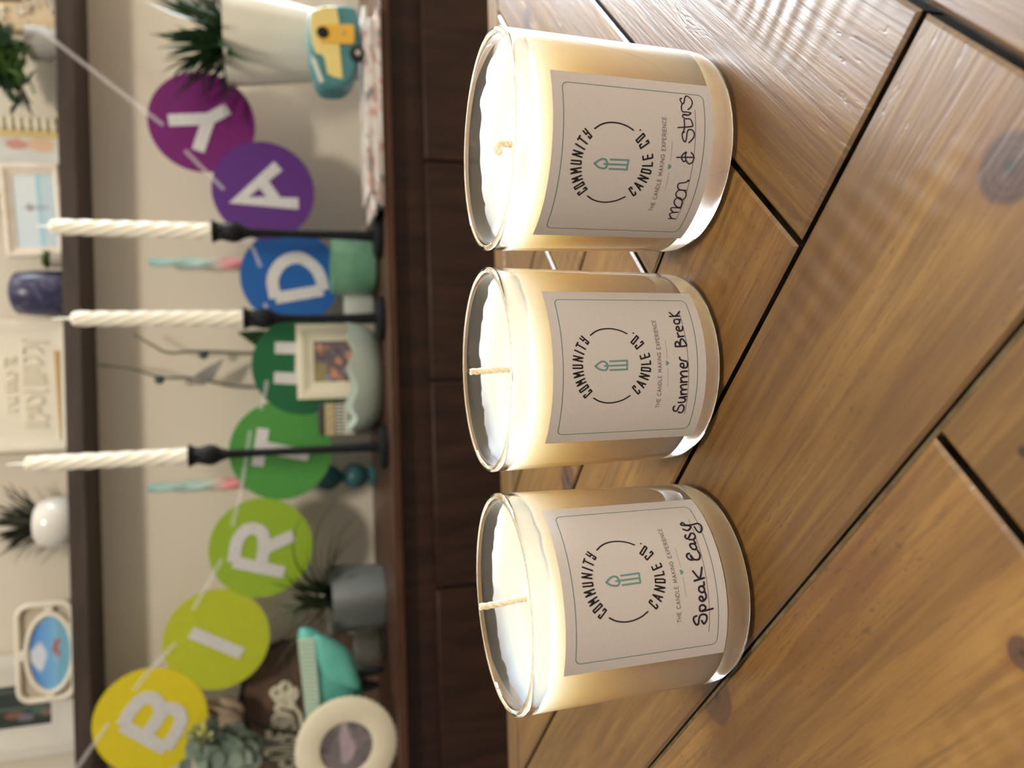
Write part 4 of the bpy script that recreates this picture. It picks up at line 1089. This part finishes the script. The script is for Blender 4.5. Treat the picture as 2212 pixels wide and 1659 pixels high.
# beaded frame
xb0, xb1 = at(60, 455, 1.40).x, at(60, 251, 1.40).x
bw = xb1 - xb0
bf = thing('beaded_frame', 'cream beaded photo frame with yellow inner lip, behind the white beach photo frame', 'photo frame', ((xb0 + xb1) / 2, 1.408, ST + .0005))
obj('frame', mould(BM(), bw, .26, .026, .006, bot=.6), M_cream, bf, (0, 0, .13), smooth=False)
M_bead = mat('cream_bead', (.76, .70, .54), .4)
bm = BM()
for k in range(20):
    for sx in (-1, 1): ball(bm, (sx * (bw / 2 - .013), -.007, .010 + k * .0127), (.0125, .006, .0060), u=12, v=8)
for k in range(13):
    for z in (.013, .247): ball(bm, (-bw / 2 + .013 + k * (bw - .026) / 12, -.007, z if z > .1 else .0075), (.0058, .006, .0125 if z > .1 else .0075), u=12, v=8)
obj('beading', bm, M_bead, bf)
obj('inner_lip', mould(BM(), bw - .050, .232, .008, .008, bot=.5), mat('yellow_lip', (.74, .58, .22), .45), bf, (0, 0, .13), smooth=False)
def bp_(u, v):
    n1 = noise.noise(Vector((u * 4, v * 4, 7))); c = Vector((.62, .63, .60)).lerp(Vector((.72, .74, .73)), .5 + n1)
    for cx, cy, s, cc in ((.85, .28, .10, (.60, .30, .25)), (.86, .12, .12, (.72, .50, .36)), (.8, .72, .12, (.14, .11, .09)), (.72, .6, .07, (.58, .27, .26)), (.3, .55, .16, (.10, .14, .20)), (.92, .5, .07, (.55, .50, .46))):
        if (u - cx) ** 2 + ((v - cy) * 1.3) ** 2 < s * s: c = Vector(cc)
    return c
grid_picture('photo_print', bw - .064, .224, bp_, bf, T3(0, -.002, .13))
obj('backing', box(BM(), (0, .002, .13), (bw - .01, .003, .25)), M_soil, bf)
# beach photo frame
a0, a1 = at(60, 551, 1.358), at(60, 350, 1.358); wz = at(20, 450, 1.358).z - ST
bf2 = thing('photo_frame', 'white wooden photo frame with a pale blue beach photo, on the shelf', 'photo frame', ((a0.x + a1.x) / 2, 1.366, ST + .0008)); bf2.rotation_euler = (0, radians(-3.2), 0)
w_ = a1.x - a0.x; h_ = wz + .006
M_fr = noisy('white_washed_wood', (.70, .62, .52), (.78, .71, .62), 40, .5)
obj('frame', mould(BM(), w_, h_, .0165, .011, bot=.6), M_fr, bf2, (0, 0, h_ / 2 + .003), smooth=False, bevel=.0008)
def sea(u, v):
    if v > .44: c = Vector((.62, .74, .84)).lerp(Vector((.70, .77, .79)), min(1, (v - .44) * 1.6 if False else u))
    elif v > .32: c = Vector((.34, .58, .72)).lerp(Vector((.44, .68, .78)), .5 + .5 * noise.noise(Vector((u * 4, v * 12, 2))))
    else: c = Vector((.46, .64, .76)).lerp(Vector((.62, .68, .74)), .5 + .5 * noise.noise(Vector((u * 3, v * 6, 5))))
    if (u - .54) ** 2 * 5 + (v - .64) ** 2 * 1.4 < .012: c = Vector((.20, .15, .15)).lerp(Vector((.55, .55, .60)), .5 + noise.noise(Vector((u * 20, v * 20, 1))))
    if abs(u - .54) < .03 and .2 < v < .58: c = c.lerp(Vector((.33, .36, .46)), .6)
    return c
grid_picture('photo_print', w_ - .030, h_ - .023, sea, bf2, T3(0, -.005, h_ / 2 - .0005), 48, 48)
obj('backing', box(BM(), (0, .001, h_ / 2 + .003), (w_ - .008, .003, h_ - .008)), M_soil, bf2)
# small succulent
sb_ = onshelf(561, 1.352)
su = thing('succulent', 'small green succulent between the beach photo and the navy cup', 'plant', sb_)
obj('pot', lathe(BM(), [(0, 0), (.010, 0), (.0125, .018), (.0105, .018), (0, .014)], 28), mat('tiny_pot', (.4, .36, .3), .6), su)
bm = BM(); rl = random.Random(2)
zt_ = at(92, 561, 1.352).z - ST
for k in range(26):
    a = rl.uniform(0, 2 * pi); el = rl.uniform(.5, 1.4)
    leaf(bm, (0, 0, .014), (cos(a) * cos(el), sin(a) * cos(el), sin(el)), (zt_ - .012) * rl.uniform(.8, 1.25), .0065, rl.uniform(-.2, .4), n=5, fold=.3)
obj('leaves', bm, noisy('succulent_green', (.07, .12, .035), (.13, .19, .06), 60, .5), su)
# navy cup
nb_ = onshelf(633, 1.372); nz = at(27, 633, 1.372).z - ST
M_navy = mat('navy_marbled_glaze', (.03, .03, .1), .3); t = NT(M_navy)
tc = t.n('ShaderNodeTexCoord'); f_ = t.noise(tc.outputs['Object'], 42, 4, .6, 1.5)
t.l(t.ramp(f_, [(.35, (.020, .022, .070)), (.55, (.055, .055, .12)), (.72, (.17, .16, .22))]), t.b.inputs['Base Color'])
tag(obj('votive_cup', lathe(BM(), [(0, 0), (.034, 0), (.0365, .004), (.0365, nz * .6), (.034, nz * .9), (.030, nz - .004), (.022, nz), (.018, nz - .003), (.028, nz * .6), (.028, .01), (0, .008)], 48), M_navy, None, nb_),
    'navy blue marbled cup on the shelf, right of the white plaque', 'cup')
# white plaque with raised letters
q0, q1 = at(60, 974, 1.385).x, at(60, 691, 1.385).x
pq = thing('white_plaque', 'large cream white plaque with raised tone on tone lettering, on the shelf', 'sign', ((q0 + q1) / 2, 1.392, ST + .0005)); PQ = Vector(pq.location)
M_plq = noisy('plaque_paint', (.77, .72, .60), (.80, .75, .635), 20, .6)
pw = q1 - q0; ph = .235
obj('board', box(BM(), (0, 0, ph / 2 + .004), (pw, .016, ph)), M_plq, pq, bevel=.003)
obj('border_moulding', mould(BM(), pw, ph, .018, .004), M_plq, pq, (0, -.008, ph / 2 + .004), smooth=False)
z9 = lambda pts: [(a / 5.353, b / 5.353 + 680) for a, b in pts]
RA = [[(285, 1285), (555, 1285)], [(290, 1240), (540, 1240)], [(310, 1185), (375, 1190)], [(310, 1145), (390, 1120), (470, 1150), (560, 1190)], [(300, 1095), (465, 1095)], [(290, 1000), (400, 930), (505, 990), (420, 1045), (285, 1060)], [(275, 880), (540, 880)],
      [(270, 790), (530, 790)], [(265, 740), (525, 740)], [(265, 690), (510, 690)], [(265, 640), (445, 640)], [(265, 600), (450, 570), (500, 560)], [(270, 550), (290, 490), (400, 490), (470, 560)], [(265, 455), (280, 375), (410, 375), (490, 440)], [(255, 290), (300, 315), (540, 315)],
      [(85, 1105), (190, 1105)], [(80, 1050), (200, 1000)], [(75, 960), (195, 960)], [(60, 880), (190, 860)], [(60, 830), (180, 800)], [(60, 780), (185, 740)], [(70, 690), (110, 660), (190, 700)], [(50, 600), (60, 500), (110, 510), (180, 500)], [(60, 560), (170, 545)]]
bm = BM()
for st in RA: tube(bm, [at(a, b, 1.3832) - PQ for a, b in z9(st)], .0024, 8, 4 if len(st) > 2 else 0)
obj('raised_lettering', bm, noisy('plaque_letter_paint', (.72, .65, .53), (.76, .70, .57), 20, .6), pq)
P = [at(a, b, 1.380) - PQ for a, b in ((116, 757), (128, 757), (132, 950), (130, 950))]
bm = BM(); f1 = [bm.verts.new(p) for p in P]; f2 = [bm.verts.new(p + Vector((0, .012, 0))) for p in P]
for p in f1 + f2: p.co.z = max(p.co.z, .0)
bm.faces.new(f1); bm.faces.new(f2[::-1])
for i in range(4):
    j = (i + 1) % 4; bm.faces.new((f1[i], f1[j], f2[j], f2[i]))
obj('tan_wedge', bm, mat('tan_wood', (.56, .34, .12), .55), pq, smooth=False)
# grassy plant in a white pot
gb = onshelf(1132, 1.372); zp = at(82, 1132, 1.372).z - ST
gp_ = thing('grassy_plant', 'spiky grass plant in a round glossy white pot on the shelf', 'plant', gb)
obj('pot', lathe(BM(), [(0, 0), (.030, 0), (.038, .010), (.041, zp * .5), (.037, zp * .9), (.031, zp), (.027, zp), (.027, zp - .006), (0, zp - .006)], 48), mat('glossy_white_pot', (.78, .77, .72), .12, coat=.5), gp_)
bm = BM(); rl = random.Random(9)
for k in range(90):
    a = rl.uniform(0, 2 * pi); el = rl.uniform(.7, 1.45)
    leaf(bm, (cos(a) * rl.uniform(0, .022), sin(a) * rl.uniform(0, .018), zp - .008), (cos(a) * cos(el), sin(a) * cos(el) * .5, sin(el)), rl.uniform(.05, .085), rl.uniform(.0026, .0038), rl.uniform(-.1, .6), n=6)
obj('leaves', bm, noisy('dusky_blade', (.016, .010, .009), (.032, .045, .020), 40, .5), gp_)
# oval swivel photo frame
ov0, ov1 = at(60, 1524, 1.36).x, at(60, 1303, 1.36).x
ow = ov1 - ov0; oz = at(32, 1413, 1.36).z - ST
of = thing('photo_frame', 'cream metal frame with an oval blue sky photo, on the shelf by a dark picture', 'photo frame', ((ov0 + ov1) / 2, 1.364, ST + .0005)); OF = Vector(of.location)
M_cm = mat('cream_metal', (.78, .74, .62), .35)
r0 = .018; hw = ow / 2 - .005; zt2 = oz - .004; zb2 = .005
loop = []
for cx, cz, a0 in ((hw - r0, zt2 - r0, 0), (-hw + r0, zt2 - r0, 90), (-hw + r0, zb2 + r0, 180), (hw - r0, zb2 + r0, 270)):
    loop += [(cx + r0 * cos(radians(a0 + 15 * k)), 0, cz + r0 * sin(radians(a0 + 15 * k))) for k in range(7)]
obj('outer_frame', tube(BM(), loop, .0048, 10, closed=True), M_cm, of)
oc2 = at(108, 1411, 1.362) - OF; oa = (at(108, 1326, 1.362).x - at(108, 1496, 1.362).x) / 2; ob = at(56, 1411, 1.362).z - at(108, 1411, 1.362).z
obj('oval_rim', tube(BM(), [(oc2.x + oa * cos(2 * pi * k / 48), 0, oc2.z + ob * sin(2 * pi * k / 48)) for k in range(48)], .0044, 10, closed=True), M_cm, of)
for sx in (-1, 1):
    bm = BM(); xm = oc2.x + sx * (oa + (hw - oa) * .5)
    for dz in (-.003, .003): ball(bm, (xm, -.001, oc2.z + dz), (.006, .004, .004), u=10, v=8)
    obj('scroll_joint', bm, M_cm, of)
bm = BM()
for dx in (-.005, 0, .005): ball(bm, (oc2.x + dx, -.001, (oc2.z + ob + zt2) / 2), (.004, .004, .007), u=10, v=8)
obj('scroll_joint', bm, M_cm, of)
def sky(u, v):
    n1 = noise.noise(Vector((u * 3.2, v * 3.2, 11)))
    c = Vector((.07, .25, .72)).lerp(Vector((.22, .50, .74)), min(1, max(0, (1 - v) * 1.5)))
    if v > .35 and n1 > .05: c = c.lerp(Vector((.66, .72, .80)), min(1, (n1 - .05) * 3.2))
    if v < .33: c = Vector((.18, .42, .58))
    for cx, cy, s in ((.55, .40, .06), (.62, .36, .055), (.48, .32, .06), (.66, .28, .04)):
        if (u - cx) ** 2 + (v - cy) ** 2 < s * s: c = Vector((.42, .13, .12)) if cy > .33 else Vector((.35, .22, .20))
    if abs(u - .72) < .008 and .35 < v < .8: c = c * .6
    return c
grid_picture('photo_print', 2 * oa - .004, 2 * ob - .004, sky, of, T3(oc2.x, .001, oc2.z), 48, 40, 'oval')
obj('backing', box(BM(), (0, .006, (zt2 + zb2) / 2), (2 * hw, .003, zt2 - zb2)), noisy('taupe_backing', (.50, .43, .34), (.53, .46, .37), 30, .8), of)
# dark picture in a white frame behind it
d0, d1 = at(60, 1641, 1.398).x, at(50, 1415, 1.398).x
dp = thing('framed_picture', 'dark picture in a wide white frame, behind the oval photo frame', 'picture', ((d0 + d1) / 2, 1.410, ST + .0005))
dw = d1 - d0
obj('frame', mould(BM(), dw, .30, .052, .008), mat('white_frame_paint', (.68, .66, .60), .55), dp, (0, 0, .15), smooth=False, bevel=.001)
def dk(u, v):
    c = Vector((.028, .042, .036)) * (1 + .4 * noise.noise(Vector((u * 4, v * 4, 2))))
    if abs(u - .45) < .02 or abs(u - .85) < .02: c = Vector((.10, .13, .115))
    for cx, cy, s, cc in ((.30, .28, .07, (.22, .10, .06)), (.22, .20, .06, (.16, .17, .21)), (.35, .10, .06, (.06, .15, .08)), (.3, .02, .07, (.22, .14, .12))):
        if ((u - cx) * .7) ** 2 + (v - cy) ** 2 < s * s: c = Vector(cc)
    return c
grid_picture('print', dw - .10, .20, dk, dp, T3(0, -.003, .15), 30, 60)
obj('backing', box(BM(), (0, .002, .15), (dw - .02, .003, .28)), M_soil, dp)
